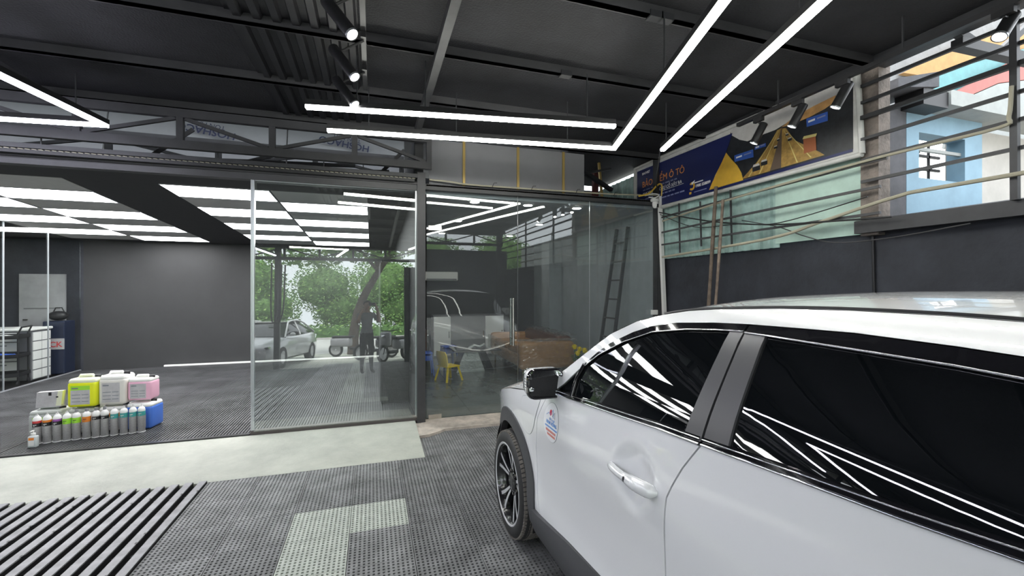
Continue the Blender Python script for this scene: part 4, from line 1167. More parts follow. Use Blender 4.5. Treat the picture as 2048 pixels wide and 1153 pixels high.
        if s == -1:
            part(ho, 'white pull handle with a small black button')
            yb = hy - .012; zb = hz + .000
            MB().sphere((s * (W(yb, zb) + .0435), yb - 1.5, zb), (.005, .008, .010), 10, 6).build('button', 'matte_black', par)
            MB().sphere((s * (W(yb - .055, zb) + .044), yb - .052 - 1.5, zb + .002), (.006, .020, .015), 12, 6).build('lock_cover', 'decal_white', par, 60)
    # wheels
    for cyw in (WY, RY):
        c = (s * .80, cyw - 1.5, WZ)
        hw = .108
        def ax(r, h): return (r, s * h)
        tp = [(.245, -hw + .012), (.262, -hw), (.300, -hw - .002), (.325, -hw + .008), (.338, -hw + .024), (WR, -.07), (WR, .07), (.338, hw - .024), (.325, hw - .008), (.300, hw + .002), (.262, hw), (.245, hw - .012)]
        wo = MB().lathe([(r, s * h) for r, h in tp], 64, 'x', c, caps=False).build('wheel', 'tyre', car, 35)
        # tread blocks
        tr = MB()
        for k in range(80):
            a = 2 * PI * k / 80
            for j, (h0, h1) in enumerate(((-.098, -.052), (-.044, -.004), (.004, .044), (.052, .098))):
                da = .028; a1 = a + (0.012 if j % 2 else 0)
                rr = WR - .0 if abs(h0) < .09 and abs(h1) < .09 else WR - .004
                vs = []
                for hh, q in ((h0, 0), (h1, .02)):
                    for aa in (a1 - da + q, a1 + da + q):
                        for rad in (rr - .004, rr + .0045):
                            r2 = rad - (.006 if abs(hh) > .09 else 0)
                            vs.append((c[0] + s * hh, c[1] + r2 * math.cos(aa), c[2] + r2 * math.sin(aa)))
                tr.add(vs, [(0, 1, 3, 2), (4, 6, 7, 5), (1, 5, 7, 3), (0, 2, 6, 4), (0, 4, 5, 1), (2, 3, 7, 6)])
        o = tr.build('tread', 'tyre_dusty', wo); o['kind'] = 'stuff'
        rm = MB().lathe([(r, s * h) for r, h in [(.250, -.09), (.246, -.05), (.225, -.03), (.215, .04), (.240, hw - .014), (.2625, hw - .006), (.264, hw - .002), (.258, hw + .001), (.247, hw - .004), (.236, hw - .03)]], 64, 'x', c, caps=False)
        rm.build('rim', 'rim_black', wo, 40)
        MB().lathe([(r, s * h) for r, h in [(.2625, hw - .006), (.2655, hw - .001), (.259, hw + .0025), (.250, hw - .001), (.246, hw - .010)]], 64, 'x', c, caps=False).build('rim_lip', 'rim_silver', wo, 40)
        MB().lathe([(r, s * h) for r, h in [(.235, .03), (.21, .028), (.06, .035), (.0, .035)]], 48, 'x', c, caps=False).build('rim_face', 'rim_black', wo, 40)
        MB().lathe([(r, s * h) for r, h in [(.15, .035), (.15, .042), (.07, .042), (.07, .035)]], 40, 'x', c, caps=False).build('brake_disc', 'steel_brushed', wo, 30)
        # five double spokes: black webs with bright machined faces
        for k in range(5):
            a0 = 2 * PI * k / 5 + R(20)
            sp = MB(); fc = MB()
            def pt(r, th, h): return (c[0] + s * h, c[1] + r * math.cos(a0 + th), c[2] + r * math.sin(a0 + th))
            for sg in (-1, 1):
                rows_ = []
                for i, r in enumerate((.045, .085, .13, .18, .222, .250)):
                    mid = sg * (.36 * max(0.0, 1 - (r - .045) / .205) ** 1.2 * .25 + .055 + .175 * ((r - .045) / .205) ** 1.6 )
                    hwid = (.020 + .004 * i) / max(r, .06) * .5 * (1.0 if i < 5 else .9)
                    rows_.append((r, mid, hwid, .088 - .034 * (1 - i / 5) ** 1.5))
                for (r0, m0, w0, h0), (r1, m1, w1, h1) in zip(rows_[:-1], rows_[1:]):
                    vs = [pt(r0, m0 - w0, h0), pt(r0, m0 + w0, h0), pt(r1, m1 + w1, h1), pt(r1, m1 - w1, h1), pt(r0, m0 - w0 * 1.2, h0 - .03), pt(r0, m0 + w0 * 1.2, h0 - .03), pt(r1, m1 + w1 * 1.2, h1 - .035), pt(r1, m1 - w1 * 1.2, h1 - .035)]
                    fcs = [(0, 1, 2, 3), (4, 7, 6, 5), (0, 4, 5, 1), (1, 5, 6, 2), (2, 6, 7, 3), (3, 7, 4, 0)]
                    sp.add(vs, fcs)
                    if r0 > .08:
                        vs2 = [(v[0] + s * .0012, v[1], v[2]) for v in (pt(r0, m0 - w0 * .55, h0), pt(r0, m0 + w0 * .75, h0), pt(r1, m1 + w1 * .75, h1), pt(r1, m1 - w1 * .6, h1))]
                        fc.add(vs2, [(0, 1, 2, 3)])
            sp.build('spoke', 'rim_black', wo)
            fc.build('spoke_face', 'rim_silver', wo)
        MB().lathe([(r, s * h) for r, h in [(.062, .05), (.060, .066), (.045, .074), (.0, .075)]], 28, 'x', c).build('hub_cap', 'rim_black', wo, 30)
        for k in range(5):
            a = 2 * PI * k / 5 + R(56)
            MB().lathe([(.010, s * .04), (.010, s * .064), (.0, s * .066)], 8, 'x', (c[0], c[1] + .078 * math.cos(a), c[2] + .078 * math.sin(a))).build('wheel_nut', 'steel_brushed', wo)
    # door mirrors
    mx0 = s * .815; 
    mir = MB()
    # shell: stack of rounded rectangles from the forward tip to the rear rim
    def ring(yc, x0, x1, z0, z1, r, n=6):
        pts = []
        for (cx, cz2, a0) in ((x1 - r, z1 - r, 0), (x0 + r, z1 - r, 90), (x0 + r, z0 + r, 180), (x1 - r, z0 + r, 270)):
            for t in range(n + 1):
                a = R(a0 + 90 * t / n); pts.append((cx + r * math.cos(a), yc, cz2 + r * math.sin(a)))
        return pts
    xi, xo = .825, 1.025      # inboard, outboard half widths
    st_ = [(2.20, .10), (2.19, .045), (2.16, .018), (2.12, .005), (2.075, .0), (2.062, .001)]
    rings = []
    for yy, ins in st_:
        rings.append(ring(yy - 1.5, xi + ins * .6, xo - ins, 1.085 + ins * .9, 1.240 - ins * .55, .045 if ins < .05 else .03))
    n = len(rings[0])
    vs = [(s * p[0], p[1], p[2]) for rg_ in rings for p in rg_]
    fs = [tuple(range(n))]
    for i in range(len(rings) - 1):
        for k in range(n):
            fs.append((i * n + k, i * n + (k + 1) % n, (i + 1) * n + (k + 1) % n, (i + 1) * n + k))
    mo = MB().add(vs, fs).build('door_mirror', 'car_white', car, 50)
    rr_ = [ring(2.066 - 1.5, xi - .001, xo + .001, 1.084, 1.241, .046), ring(2.050 - 1.5, xi + .002, xo - .002, 1.087, 1.238, .044), ring(2.047 - 1.5, xi + .009, xo - .009, 1.094, 1.231, .040), ring(2.060 - 1.5, xi + .011, xo - .011, 1.096, 1.229, .038), ring(2.15 - 1.5, xi + .011, xo - .011, 1.096, 1.229, .038)]
    vs = [(s * p[0], p[1], p[2]) for rg_ in rr_ for p in rg_]; fs = []
    for i in range(len(rr_) - 1):
        for k in range(n): fs.append((i * n + k, i * n + (k + 1) % n, (i + 1) * n + (k + 1) % n, (i + 1) * n + k))
    MB().add(vs, fs).build('mirror_rim', 'car_gloss_black', mo, 50)
    gl = ring(2.058 - 1.5, xi + .010, xo - .010, 1.095, 1.230, .038)
    cxg, czg = (xi + xo) / 2, 1.16
    vs = []
    for p in gl:
        yy = p[1] + .045 + (p[0] - cxg) * .30 + (p[2] - czg) * .44
        vs.append((s * p[0], yy, p[2]))
    vs2 = [(a, b + .006, c_) for a, b, c_ in vs]
    MB().add(vs + vs2, [tuple(range(n)), tuple(range(2 * n - 1, n - 1, -1))] + [(k, (k + 1) % n, n + (k + 1) % n, n + k) for k in range(n)]).build('mirror_glass', 'mirror_glass', mo)
    if s == -1:
        bs = MB().sphere((s * .985, 2.058 - 1.5 + .045 + .018 - .013, 1.121), (.021, .010, .021), 14, 8)
        part(bs.build('blind_spot_mirror', 'mirror_glass', mo, 60), 'small round convex mirror stuck on the glass')
        tk_ = MB()
        for k in range(5): tk_.cbox((s * 1.0255, 2.083 - 1.5, 1.135 + k * .014), (.004, .014, .006))
        tk_.build('indicator_teeth', 'steel_brushed', mo)
    MB().tube([(s * .845, 2.09 - 1.5, 1.105), (s * .80, 2.05 - 1.5, 1.11), (s * .76, 2.02 - 1.5, 1.115)], [.026, .024, .03], 10).build('mirror_foot', 'car_gloss_black', mo, 60)

# decal on the driver's door
def disc_on_side(cy, cz2, ra, rb, n=40): return [(cy + ra * math.cos(2 * PI * k / n), cz2 + rb * math.sin(2 * PI * k / n)) for k in range(n)]
fdl = [o for o in car.children if o.name.startswith('front_door')][0]
dc = panel('door_sticker', disc_on_side(2.073, .957, .094, .100), 'decal_grey', car, -1, off=.0012, th=.001, step=.03)
part(dc, 'round white sticker with red sun, mountain lines and lettering')
panel('sticker_face', disc_on_side(2.073, .957, .0925, .0985), 'decal_white', dc, -1, off=.0018, th=.001, step=.03)
panel('red_sun', disc_on_side(2.085, 1.005, .014, .015, 16), 'decal_red', dc, -1, off=.0026, th=.001, step=.02)
def stroke(L, r, m): return sidetube('mountain_line', L, r, m, dc, -1, .0024, 5)
stroke([(2.135, .985), (2.11, 1.0), (2.085, .995), (2.062, 1.024), (2.045, .985)], .0012, 'decal_blue')
stroke([(2.062, 1.024), (2.055, .990), (2.038, 1.015), (2.028, .985)], .0010, 'decal_grey')
def side_text(body, size, m, y0, z0, bold=False):
    me = text_mesh(body, size, 0.0003, 'CENTER', bold)
    for v in me.vertices:
        yy = y0 - v.co.x; zz = z0 + v.co.y
        v.co = Vector((-(W(yy, zz) + .0026 + v.co.z), yy - 1.5, zz))
    me.materials.clear(); me.materials.append(MATS[m])
    link(bpy.data.objects.new('lettering', me), dc)
side_text('Hà Tu 1A', .017, 'decal_blue', 2.060, .968)
side_text('NAM HỒNG', .024, 'decal_blue', 2.062, .946, True)
def marks(z, a, b, m, h):
    y = a
    while y > b:
        l = random.uniform(.006, .014)
        panel('small_print', [(y, z), (y - l, z), (y - l, z + h), (y, z + h)], m, dc, -1, off=.0024, th=.0006, step=.02); y -= l + .003
marks(.928, 2.14, 2.0, 'decal_blue', .008)
marks(.906, 2.13, 2.01, 'decal_redtext', .012)
marks(.886, 2.115, 2.02, 'decal_redtext', .012)

# roof, windscreen, bonnet, nose, tail as lofts across the car
def loft(name, rows, m, parent=None, sm=60, th=0):
    n = len(rows[0])
    vs = [p for r in rows for p in r]
    fs = [(i * n + k, i * n + k + 1, (i + 1) * n + k + 1, (i + 1) * n + k) for i in range(len(rows) - 1) for k in range(n - 1)]
    return MB().add([(v[0], v[1] - 1.5, v[2]) for v in vs], fs).build(name, m, parent, sm)
NX = 17
def across(y, z, w, dy, dz, p=2.0):
    row = []
    for k in range(NX):
        u = -1 + 2 * k / (NX - 1)
        q = 1 - abs(u) ** p
        row.append((u * w, y + dy * q, z + dz * q))
    return row
silc = smooth2(SIL, 4)
ws = []; rf = []
for (y, z) in silc:
    w = W(y, z) + (.002)
    t = sm_(1.30, 2.3, y)
    dy = .02 + .22 * t
    dz = .036 + .012 * (1 - t) - .02 * sm_(1.5, 1.9, y) * 0
    row = across(y, z, w, dy, dz, 2.4)
    if y >= 1.44: ws.append(row)
    if y <= 1.50: rf.append([(x_, y_, z_ + .001) for x_, y_, z_ in row])
loft('windscreen', ws, 'car_glass', car)
ro = loft('roof', rf, 'car_white', car)
# dark ditch line each side of the roof
for s in (-1, 1):
    pts = [(s * (W(y, z) - .006), y - 1.5, z + .004) for y, z in silc if y <= 1.45]
    MB().tube(pts, .0055, 6).build('roof_ditch', 'matte_black', ro)
    rl = [(s * (W(y, z) - .045), y - 1.5, z + .018) for y, z in silc if -.3 < y <= 1.1]
hr = []
for (y, z) in smooth2(HOODL, 4):
    w = W(y, z)
    t = sm_(2.1, 3.42, y)
    hr.append(across(y, z + .002, w, .02 + .22 * t ** 1.5, .085 * (1 - t) + .045 * t, 2.6))
loft('bonnet', hr, 'car_white', car)
loft('cowl', [across(2.40, 1.058, .80, .10, .075, 2.4), across(2.12, 1.085, .84, .10, .07, 2.4)], 'car_gloss_black', car)
nr = []
def nosey(u, z): return 3.42 + (.24 + .05 * sm_(.25, .5, z) - .05 * sm_(.6, .78, z)) * (1 - abs(u) ** 2.6)
for z in [.74 + .045 * 0, .70, .64, .58, .50, .42, .34, .26]:
    w = W(3.42, z)
    nr.append([(-1 * w + 2 * w * k / (NX - 1), nosey(-1 + 2 * k / (NX - 1), z), z + (.045 * (1 - abs(-1 + 2 * k / (NX - 1)) ** 2.6) if z > .73 else 0)) for k in range(NX)])
fb = loft('front_bumper', nr, 'car_white', car)
loft('lower_grille', [[(x_ , y_ + .006, z_) for x_, y_, z_ in [( -.62 + 1.24 * k / 12, nosey((-.62 + 1.24 * k / 12) / .75, z), z) for k in range(13)]] for z in (.42, .36, .28)], 'car_gloss_black', fb)
for s in (-1, 1):
    hl = []
    for z in (.70, .66, .62):
        hl.append([(s * (.42 + .28 * k / 6), nosey((.42 + .28 * k / 6) / .75, z) + .008, z) for k in range(7)])
    part(loft('headlight', hl, 'car_gloss_black', fb), 'slim dark headlight')
    pts = []
    for k in range(12):
        t = k / 11; xx = .03 + .66 * t; z = .60 + .13 * t ** 1.2
        pts.append((s * xx, nosey(xx / .75, z) + .012 - 1.5, z))
    part(MB().tube(pts, .007, 6).build('light_strip', 'drl', fb), 'thin lit strip')
# tail
tr_ = []
for (y, z, w, dy) in ((-.48, 1.505, W(-.48, 1.505), -.10), (-.52, 1.40, .66, -.12), (-.545, 1.25, .74, -.13), (-.555, 1.10, .78, -.12)):
    tr_.append(across(y, z, w, dy, .03 if z > 1.45 else 0, 2.6))
loft('rear_window', tr_, 'car_glass', car)
tr_ = []
for (y, z, w, dy) in ((-.555, 1.10, .78, -.12), (-.57, .95, .79, -.10), (-.575, .75, .79, -.12), (-.575, .55, .79, -.12), (-.56, .40, .79, -.10), (-.54, .28, .78, -.06)):
    tr_.append(across(y, z, w, dy, 0, 2.6))
loft('tailgate', tr_, 'car_white', car)
MB().box(-.76, .76, -.52 - 1.5, 3.36 - 1.5, .20, .34).box(-.50, .50, -.5 - 1.5, 3.4 - 1.5, .34, .9).build('underbody', 'car_shell', car)
# ================================================================== CAR-CARE PRODUCTS ON THE RIBBED FLOOR
mat('can_alu', (0.46, 0.45, 0.45), 0.32, metal=0.35, noise=0.12, nscale=60)
mat('can_white', (0.82, 0.82, 0.80), 0.35)
for nm, c in dict(red=(0.62, 0.06, 0.06), orange=(0.80, 0.24, 0.03), purple=(0.35, 0.10, 0.42), lime=(0.36, 0.75, 0.05), teal=(0.06, 0.36, 0.34), black=(0.012, 0.012, 0.014)).items():
    mat('lbl_' + nm, c, 0.4)
mat('spray_grey', (0.22, 0.22, 0.23), 0.4)
FZ = 0.061
def can(x, y, bands, cap, label, i):
    t = thing('spray_bottle' if cap == 'spray' else 'product_bottle', label, 'bottle', (x, y, FZ), 0, 'row of aluminium product bottles')
    r = 0.034
    MB().lathe([(0, 0.004), (r - .003, 0.004), (r, 0.010), (r, 0.232), (0, 0.232)], 24).build('body', 'can_alu', t, 40)
    MB().lathe([(r + .003, 0.0), (r + .003, 0.006), (r, 0.007)], 24).build('base_rim', 'can_white', t, 40)
    MB().lathe([(r, 0.231), (r, 0.245), (r - .004, 0.262), (r - .014, 0.276), (.013, 0.282), (.012, 0.292), (0, .292)], 24).build('shoulder', 'can_white', t, 40)
    for (z0, z1, m) in bands:
        MB().lathe([(r + .0006, z0), (r + .0006, z1)], 24).build('label_band', m, t, 40)
    if cap == 'cap':
        MB().lathe([(.0145, .286), (.0145, .312), (.012, .316), (0, .316)], 16).build('cap', 'spray_grey', t, 40)
    else:
        MB().lathe([(.008, .286), (.008, .298), (.004, .302), (.004, .310), (0, .311)], 12).build('nozzle', 'can_alu', t, 40)
    # print marks on the band
    z0, z1, m = bands[-1]
    ink = 'can_white' if 'black' in m or 'teal' in m else 'navy_ink'
    mk = MB()
    for k, zz in enumerate((z0 + (z1 - z0) * .55, z0 + (z1 - z0) * .25)):
        for q in range(5 - 2 * k):
            a = R(-110 + q * 9)
            mk.cbox(((r + .001) * math.cos(a), (r + .001) * math.sin(a), zz), (.003, .002, .008 - .004 * k))
    mk.build('print', ink, t)['kind'] = 'stuff'
    return t
xs = [-3.261, -3.186, -3.111, -3.038, -2.964, -2.885, -2.809, -2.741, -2.662, -2.583, -2.507, -2.434]
A = (.176, .214, 'lbl_black')
spec = [([(.214, .236, 'lbl_red'), A], 'spray', 'aluminium bottle with red and black label at the end behind hand gel'),
        ([(.214, .236, 'lbl_orange'), A], 'spray', 'aluminium bottle with orange and black label'),
        ([(.214, .236, 'lbl_purple'), A], 'spray', 'aluminium bottle with purple and black label'),
        ([(.176, .232, 'lbl_lime')], 'spray', 'aluminium bottle with lime green label next to the purple one'),
        ([(.176, .232, 'lbl_lime')], 'cap', 'aluminium bottle with lime green label next to the orange band'),
        ([(.176, .232, 'lbl_orange')], 'cap', 'aluminium bottle with a wide orange label'),
        ([(.190, .222, 'lbl_black')], 'cap', 'aluminium bottle with black band beside the wide orange label'),
        ([(.190, .222, 'lbl_black')], 'cap', 'aluminium bottle with black band beside the teal labels'),
        ([(.182, .230, 'lbl_teal')], 'spray', 'aluminium bottle with teal label, first of the four teal ones'),
        ([(.182, .230, 'lbl_teal')], 'spray', 'aluminium bottle with teal label, second of the four teal ones'),
        ([(.182, .230, 'lbl_teal')], 'spray', 'aluminium bottle with teal label, third of the four teal ones'),
        ([(.182, .230, 'lbl_teal')], 'spray', 'aluminium bottle with teal label in front of the blue canister')]
for i, (b, c, l) in enumerate(spec):
    can(xs[i], 5.715 + .0115 * i, b, c, l, i)
mat('gel_clear', (0.62, 0.66, 0.66), 0.25)
hg = thing('hand_gel_bottle', 'small clear gel bottle with orange label before the bottle row', 'bottle', (-3.225, 5.60, FZ))
MB().rbox(-.036, .036, -.024, .024, 0, .115, .012).build('body', 'gel_clear', hg, 40)
MB().lathe([(.018, .112), (.018, .14), (.006, .142), (.006, .165), (0, .166)], 14).build('pump', 'can_white', hg, 40)
MB().box(-.006, .006, -.04, .006, .160, .170).build('spout', 'can_white', hg)
MB().box(-.024, .018, -.0255, -.0235, .075, .10).build('label', 'lbl_orange', hg)
MB().box(-.024, .018, -.0252, -.0235, .02, .072).build('paper', 'can_white', hg)

for nm, c, r in (('jc_yellow', (0.80, 0.85, 0.02), .3), ('jc_white', (0.74, 0.72, 0.66), .3), ('jc_pink', (0.85, 0.48, 0.62), .3), ('jc_blue', (0.08, 0.20, 0.68), .3), ('jc_clear', (0.50, 0.53, 0.50), .3), ('jc_pale', (0.78, 0.80, 0.60), .3), ('jc_top', (0.86, 0.86, 0.82), .35)):
    mat(nm, c, r, noise=0.04, nscale=6)
mat('paper_grey', (0.50, 0.49, 0.50), 0.5, noise=0.12, nscale=14)
def jerrycan(label, x, y, z, w, d, h, m, top, stripe=None, rz=0.0):
    t = thing('jerrycan', label, 'canister', (x, y, z), rz, 'stacked plastic product canisters')
    MB().rbox(-w / 2, w / 2, -d / 2, d / 2, 0, h * .82, .03, 4).build('body', m, t, 60)
    MB().rbox(-w / 2 + .003, w / 2 - .003, -d / 2 + .004, d / 2 - .004, h * .74, h * .93, .035, 4).build('shoulder', top, t, 60)
    hd = MB().tube([(-w * .30, d * .02, h * .90), (-w * .26, d * .02, h * .985), (w * .16, d * .02, h * .985), (w * .22, d * .02, h * .90)], .018, 10)
    hd.build('handle', top, t, 60)
    MB().lathe([(.028, h * .90), (.028, h * .985), (.024, h * 1.0), (0, h * 1.0)], 18, 'z', (w * .34, d * .02, 0)).build('cap', 'black_plastic', t, 40)
    MB().box(-w * .36, w * .30, -d / 2 - .0016, -d / 2 + .002, h * .09, h * .56).build('label', 'paper_grey', t)
    MB().box(-w * .36, w * .30, -d / 2 - .0018, -d / 2 + .002, h * .56, h * .70).build('label_stripe', stripe or 'paper_grey', t)
    mk = MB()
    for k in range(6): mk.box(-w * .32 + (w * .34 if k > 2 else 0), -w * .02 + (w * .28 if k > 2 else 0), -d / 2 - .0022, -d / 2, h * (.18 + .11 * (k % 3)), h * (.20 + .11 * (k % 3)))
    mk.box(-w * .32, -w * .10, -d / 2 - .0024, -d / 2, h * .60, h * .64)
    mk.build('print', 'decal_grey', t)['kind'] = 'stuff'
    return t
jz = FZ
jerrycan('clear canister with lime label under the foil pouch', -3.335, 6.06, jz, .28, .22, .30, 'jc_clear', 'jc_clear', 'lbl_lime')
jerrycan('white canister hidden under the yellow canister', -3.035, 6.08, jz, .25, .22, .285, 'jc_white', 'jc_clear', None)
jerrycan('white canister with amber band under the white canister', -2.765, 6.08, jz, .25, .22, .285, 'jc_white', 'jc_top', 'lbl_orange')
jerrycan('blue canister at the end of the bottle row', -2.49, 6.06, jz, .26, .24, .315, 'jc_blue', 'jc_top', 'jc_blue', R(-8))
jerrycan('bright yellow canister with green striped label on top', -3.02, 6.07, jz + .2875, .265, .22, .335, 'jc_yellow', 'jc_pale', 'lbl_lime', R(-4))
jerrycan('white canister between yellow and pink ones on top', -2.755, 6.08, jz + .2875, .255, .22, .355, 'jc_white', 'jc_top', None, R(-4))
jerrycan('pale pink canister on top of the blue one', -2.505, 6.07, jz + .3165, .235, .19, .270, 'jc_pink', 'jc_top', None, R(-6))
pc = thing('refill_pack', 'grey and lime refill pack standing on the clear canister', 'pack', (-3.325, 6.04, jz + .3015))
MB().prism([(-.115, 0), (.10, 0), (.115, .17), (-.105, .165)], 'y', -.035, .02).build('pouch', 'paper_grey', pc)
MB().prism([(.055, .012), (.101, .012), (.116, .172), (.075, .172)], 'y', -.0365, .0).build('side_label', 'jc_pale', pc)
MB().box(-.005, .02, -.0375, -.03, .125, .16).build('print', 'matte_black', pc)
MB().box(.058, .078, -.038, -.03, .10, .115).build('print', 'matte_black', pc)

# ================================================================== STOREROOM BEHIND THE PARTITION
mat('drawer_white', (0.90, 0.90, 0.87), 0.4)
mat('drawer_grey', (0.16, 0.16, 0.17), 0.4)
mat('towel_green', (0.25, 0.75, 0.28), 0.9); mat('towel_white', (0.75, 0.75, 0.72), 0.9); mat('towel_blue', (0.06, 0.18, 0.75), 0.8); mat('towel_yellow', (0.72, 0.70, 0.06), 0.9); mat('straw', (0.42, 0.32, 0.16), 0.9)
dw = thing('drawer_cabinet', 'white plastic drawer tower with grey frame behind the glass partition', 'cabinet', (-5.95, 9.90, 0.06))
MB().box(-.36, .36, -.24, .24, 0, .86).build('carcass', 'drawer_grey', dw)
for k in range(5):
    d = MB().box(-.25, .18, -.262, -.235, .02 + k * .165, .165 + k * .165).build('drawer', 'drawer_white', dw)
    MB().box(-.10, .05, -.272, -.262, .11 + k * .165, .125 + k * .165).build('handle', 'drawer_grey', d)
    MB().box(.355, .372, -.21, -.02, .02 + k * .165, .165 + k * .165).build('side_panel', 'drawer_white', dw)
    MB().box(.355, .372, 0.0, .21, .02 + k * .165, .165 + k * .165).build('side_panel', 'drawer_white', dw)
MB().rbox(-.375, .385, -.275, .26, .855, .90, .015).build('top', 'drawer_white', dw)
def trolley(label, x, y, rz, towels):
    t = thing('service_trolley', label, 'trolley', (x, y, 0.06), rz, 'black trolleys in the storeroom')
    for sx in (-.26, .26):
        for sy in (-.18, .18):
            MB().tube([(sx, sy, .06), (sx, sy, .86)], .014, 8).build('post', 'matte_black', t)
            MB().lathe([(.035, -.012), (.035, .012)], 12, 'x', (sx, sy, .035)).build('caster', 'matte_black', t)
    for zz in (.14, .45, .76):
        s = MB().box(-.28, .28, -.20, .20, zz, zz + .012)
        for a in ((-.28, .28, -.20, -.19), (-.28, .28, .19, .20), (-.28, -.27, -.2, .2), (.27, .28, -.2, .2)): s.box(a[0], a[1], a[2], a[3], zz, zz + .06)
        s.build('tray', 'matte_black', t)
    MB().tube([(.26, -.18, .84), (.30, -.18, .95), (.30, .18, .95), (.26, .18, .84)], .012, 8).build('push_handle', 'matte_black', t)
    return t
trolley('black three tier trolley before the white drawer tower', -5.80, 9.35, R(12), 0)
trolley('black three tier trolley at the left edge piled with cloths', -6.10, 8.55, R(5), 0)
def towel(label, x, y, z, m, sx, sy, sz, seed):
    rnd = random.Random(seed)
    n = 11; vs = []
    for j in range(n):
        for i in range(n):
            u = -1 + 2 * i / (n - 1); v = -1 + 2 * j / (n - 1)
            e = max(0, 1 - (u * u * .9 + v * v * .9)) ** .5
            vs.append((x + u * sx * (1 + rnd.uniform(-.08, .08)), y + v * sy * (1 + rnd.uniform(-.08, .08)), z + sz * e * rnd.uniform(.55, 1.1) + .003))
    fs = [(j * n + i, j * n + i + 1, (j + 1) * n + i + 1, (j + 1) * n + i) for j in range(n - 1) for i in range(n - 1)]
    k = len(vs)
    vs += [(a, b, z + .0015) for a, b, c in vs[:n * n]]
    fs += [tuple(k + q for q in f)[::-1] for f in fs]
    return tag(MB().add(vs, fs).build('towel', m, None, 60), label, 'towel', 'cloths on the storeroom trolleys')
towel('blue cloth on the middle tray before the drawers', -5.80, 9.34, .525, 'towel_blue', .20, .14, .05, 1)
towel('white cloth on the top tray before the drawers', -5.80, 9.36, .835, 'towel_white', .20, .13, .04, 2)
towel('bright green cloth on the trolley at the left edge', -6.02, 8.50, .835, 'towel_green', .15, .10, .10, 3)
towel('crumpled white cloth on the lower tray at the left edge', -6.05, 8.52, .525, 'towel_white', .17, .11, .13, 4)
sh = thing('shelf_rack', 'black shelf rack with straw and yellow cloth on top', 'shelf', (-6.87, 9.45, 0.06))
for zz in (.2, .62, 1.0): MB().box(-.5, .5, -.2, .2, zz, zz + .03).build('shelf', 'matte_black', sh)
for sx in (-.48, .48):
    for sy in (-.18, .18): MB().box(sx - .02, sx + .02, sy - .02, sy + .02, 0, 1.0).build('post', 'matte_black', sh)
towel('yellow cloth on the black shelf rack', -6.62, 9.42, 1.095, 'towel_yellow', .22, .13, .05, 5)
towel('straw coloured cloth heap beside the yellow cloth on rack', -7.10, 9.42, 1.095, 'straw', .22, .14, .13, 6)
mat('door_grey', (0.33, 0.33, 0.34), 0.4, noise=0.25, nscale=2)
dd = thing('door_2', 'pale grey metal door at the end of the storeroom', 'door', (-5.95, 10.60, 0.06), kind='structure')
MB().box(-.34, .34, -.04, 0, 0, 1.86).build('leaf', 'door_grey', dd)
for zz in (.35, 1.2): MB().box(-.27, .27, -.047, -.04, zz, zz + .02).build('groove', 'drawer_grey', dd)
MB().tube([(-.27, -.06, 1.0), (-.20, -.06, 1.0)], .012, 8).build('handle', 'steel_brushed', dd)
mat('kk_blue', (0.010, 0.018, 0.05), 0.4)
kk = thing('product_crate', 'dark blue crate with white printed band beside the drawer tower', 'crate', (-5.60, 10.38, 0.06))
MB().rbox(-.16, .16, -.16, .16, 0, .98, .02).build('body', 'kk_blue', kk)
MB().box(-.162, .162, -.163, -.158, .46, .66).build('band', 'paper_grey', kk)
lettering('KCK', .14, 'lbl_red', Matrix.Translation((-.15, -.1645, .505)) @ Matrix.Rotation(R(90), 4, 'X'), kk, bold=True)
bg_ = thing('hanging_bag', 'black bag lying on top of the dark blue crate', 'bag', (-5.60, 10.36, 1.045))
MB().sphere((0, 0, .09), (.15, .12, .09), 16, 8).build('body', 'matte_black', bg_, 60)
MB().tube([(-.08, 0, .15), (-.04, 0, .24), (.05, 0, .24), (.09, 0, .15)], .010, 8).build('strap', 'matte_black', bg_)
# white batten on the floor along the back wall
tag(MB().box(-4.02, 0.15, 10.54, 10.60, 0.061, 0.090).build('batten', 'white_plastic'), 'thin white batten lying along the back wall', 'batten')
# tall black cabinet seen through the sliding pane
cb = thing('tall_cabinet', 'tall black cabinet behind the sliding pane next to the partition', 'cabinet', (0.30, 7.0, 0.061))
MB().box(-.18, .19, -.75, .75, 0, 1.98).build('carcass', 'matte_black', cb)
for a, b in ((-.745, -.005), (.005, .745)):
    d = MB().box(-.195, -.18, a, b, .03, 1.95).build('door', 'car_pillar', cb)
    MB().box(-.205, -.195, (b - .06 if a < 0 else a + .04), (b - .04 if a < 0 else a + .06), .9, 1.05).build('handle', 'steel_brushed', d)

# ================================================================== LOUNGE
ld_ = thing('ladder', 'dark ladder leaning against the lounge side wall', 'ladder', (3.70, 6.35, 0.035))
for yy in (-.17, .17): MB().bar((-.12, yy * 1.25, 0), (.27, yy, 2.62), .03, .05).build('rail', 'steel_grey', ld_)
for k in range(8):
    t_ = (k + .6) / 8.4
    MB().bar((-.12 + .39 * t_, -.2, 2.62 * t_), (-.12 + .39 * t_, .2, 2.62 * t_), .03, .025).build('rung', 'steel_grey', ld_)
mat('leather', (0.40, 0.20, 0.07), 0.35, noise=0.15, nscale=4)
mat('leather_dark', (0.10, 0.045, 0.03), 0.35, noise=0.2, nscale=5)
glass('wrap', (0.93, 0.92, 0.90), 0.10, 0.12, haze=0.06)
mat('brass', (0.75, 0.52, 0.20), 0.25, metal=0.8)
LZ = 0.035
sf = thing('sofa', 'tan leather sofa wrapped in clear plastic film', 'sofa', (3.00, 8.25, LZ))
MB().rbox(-.52, .40, -1.0, 0.85, .20, .43, .05, 3).build('seat_base', 'leather', sf, 60)
MB().rbox(.20, .50, -1.0, 0.85, .30, .74, .08, 4).build('backrest', 'leather_dark', sf, 60)
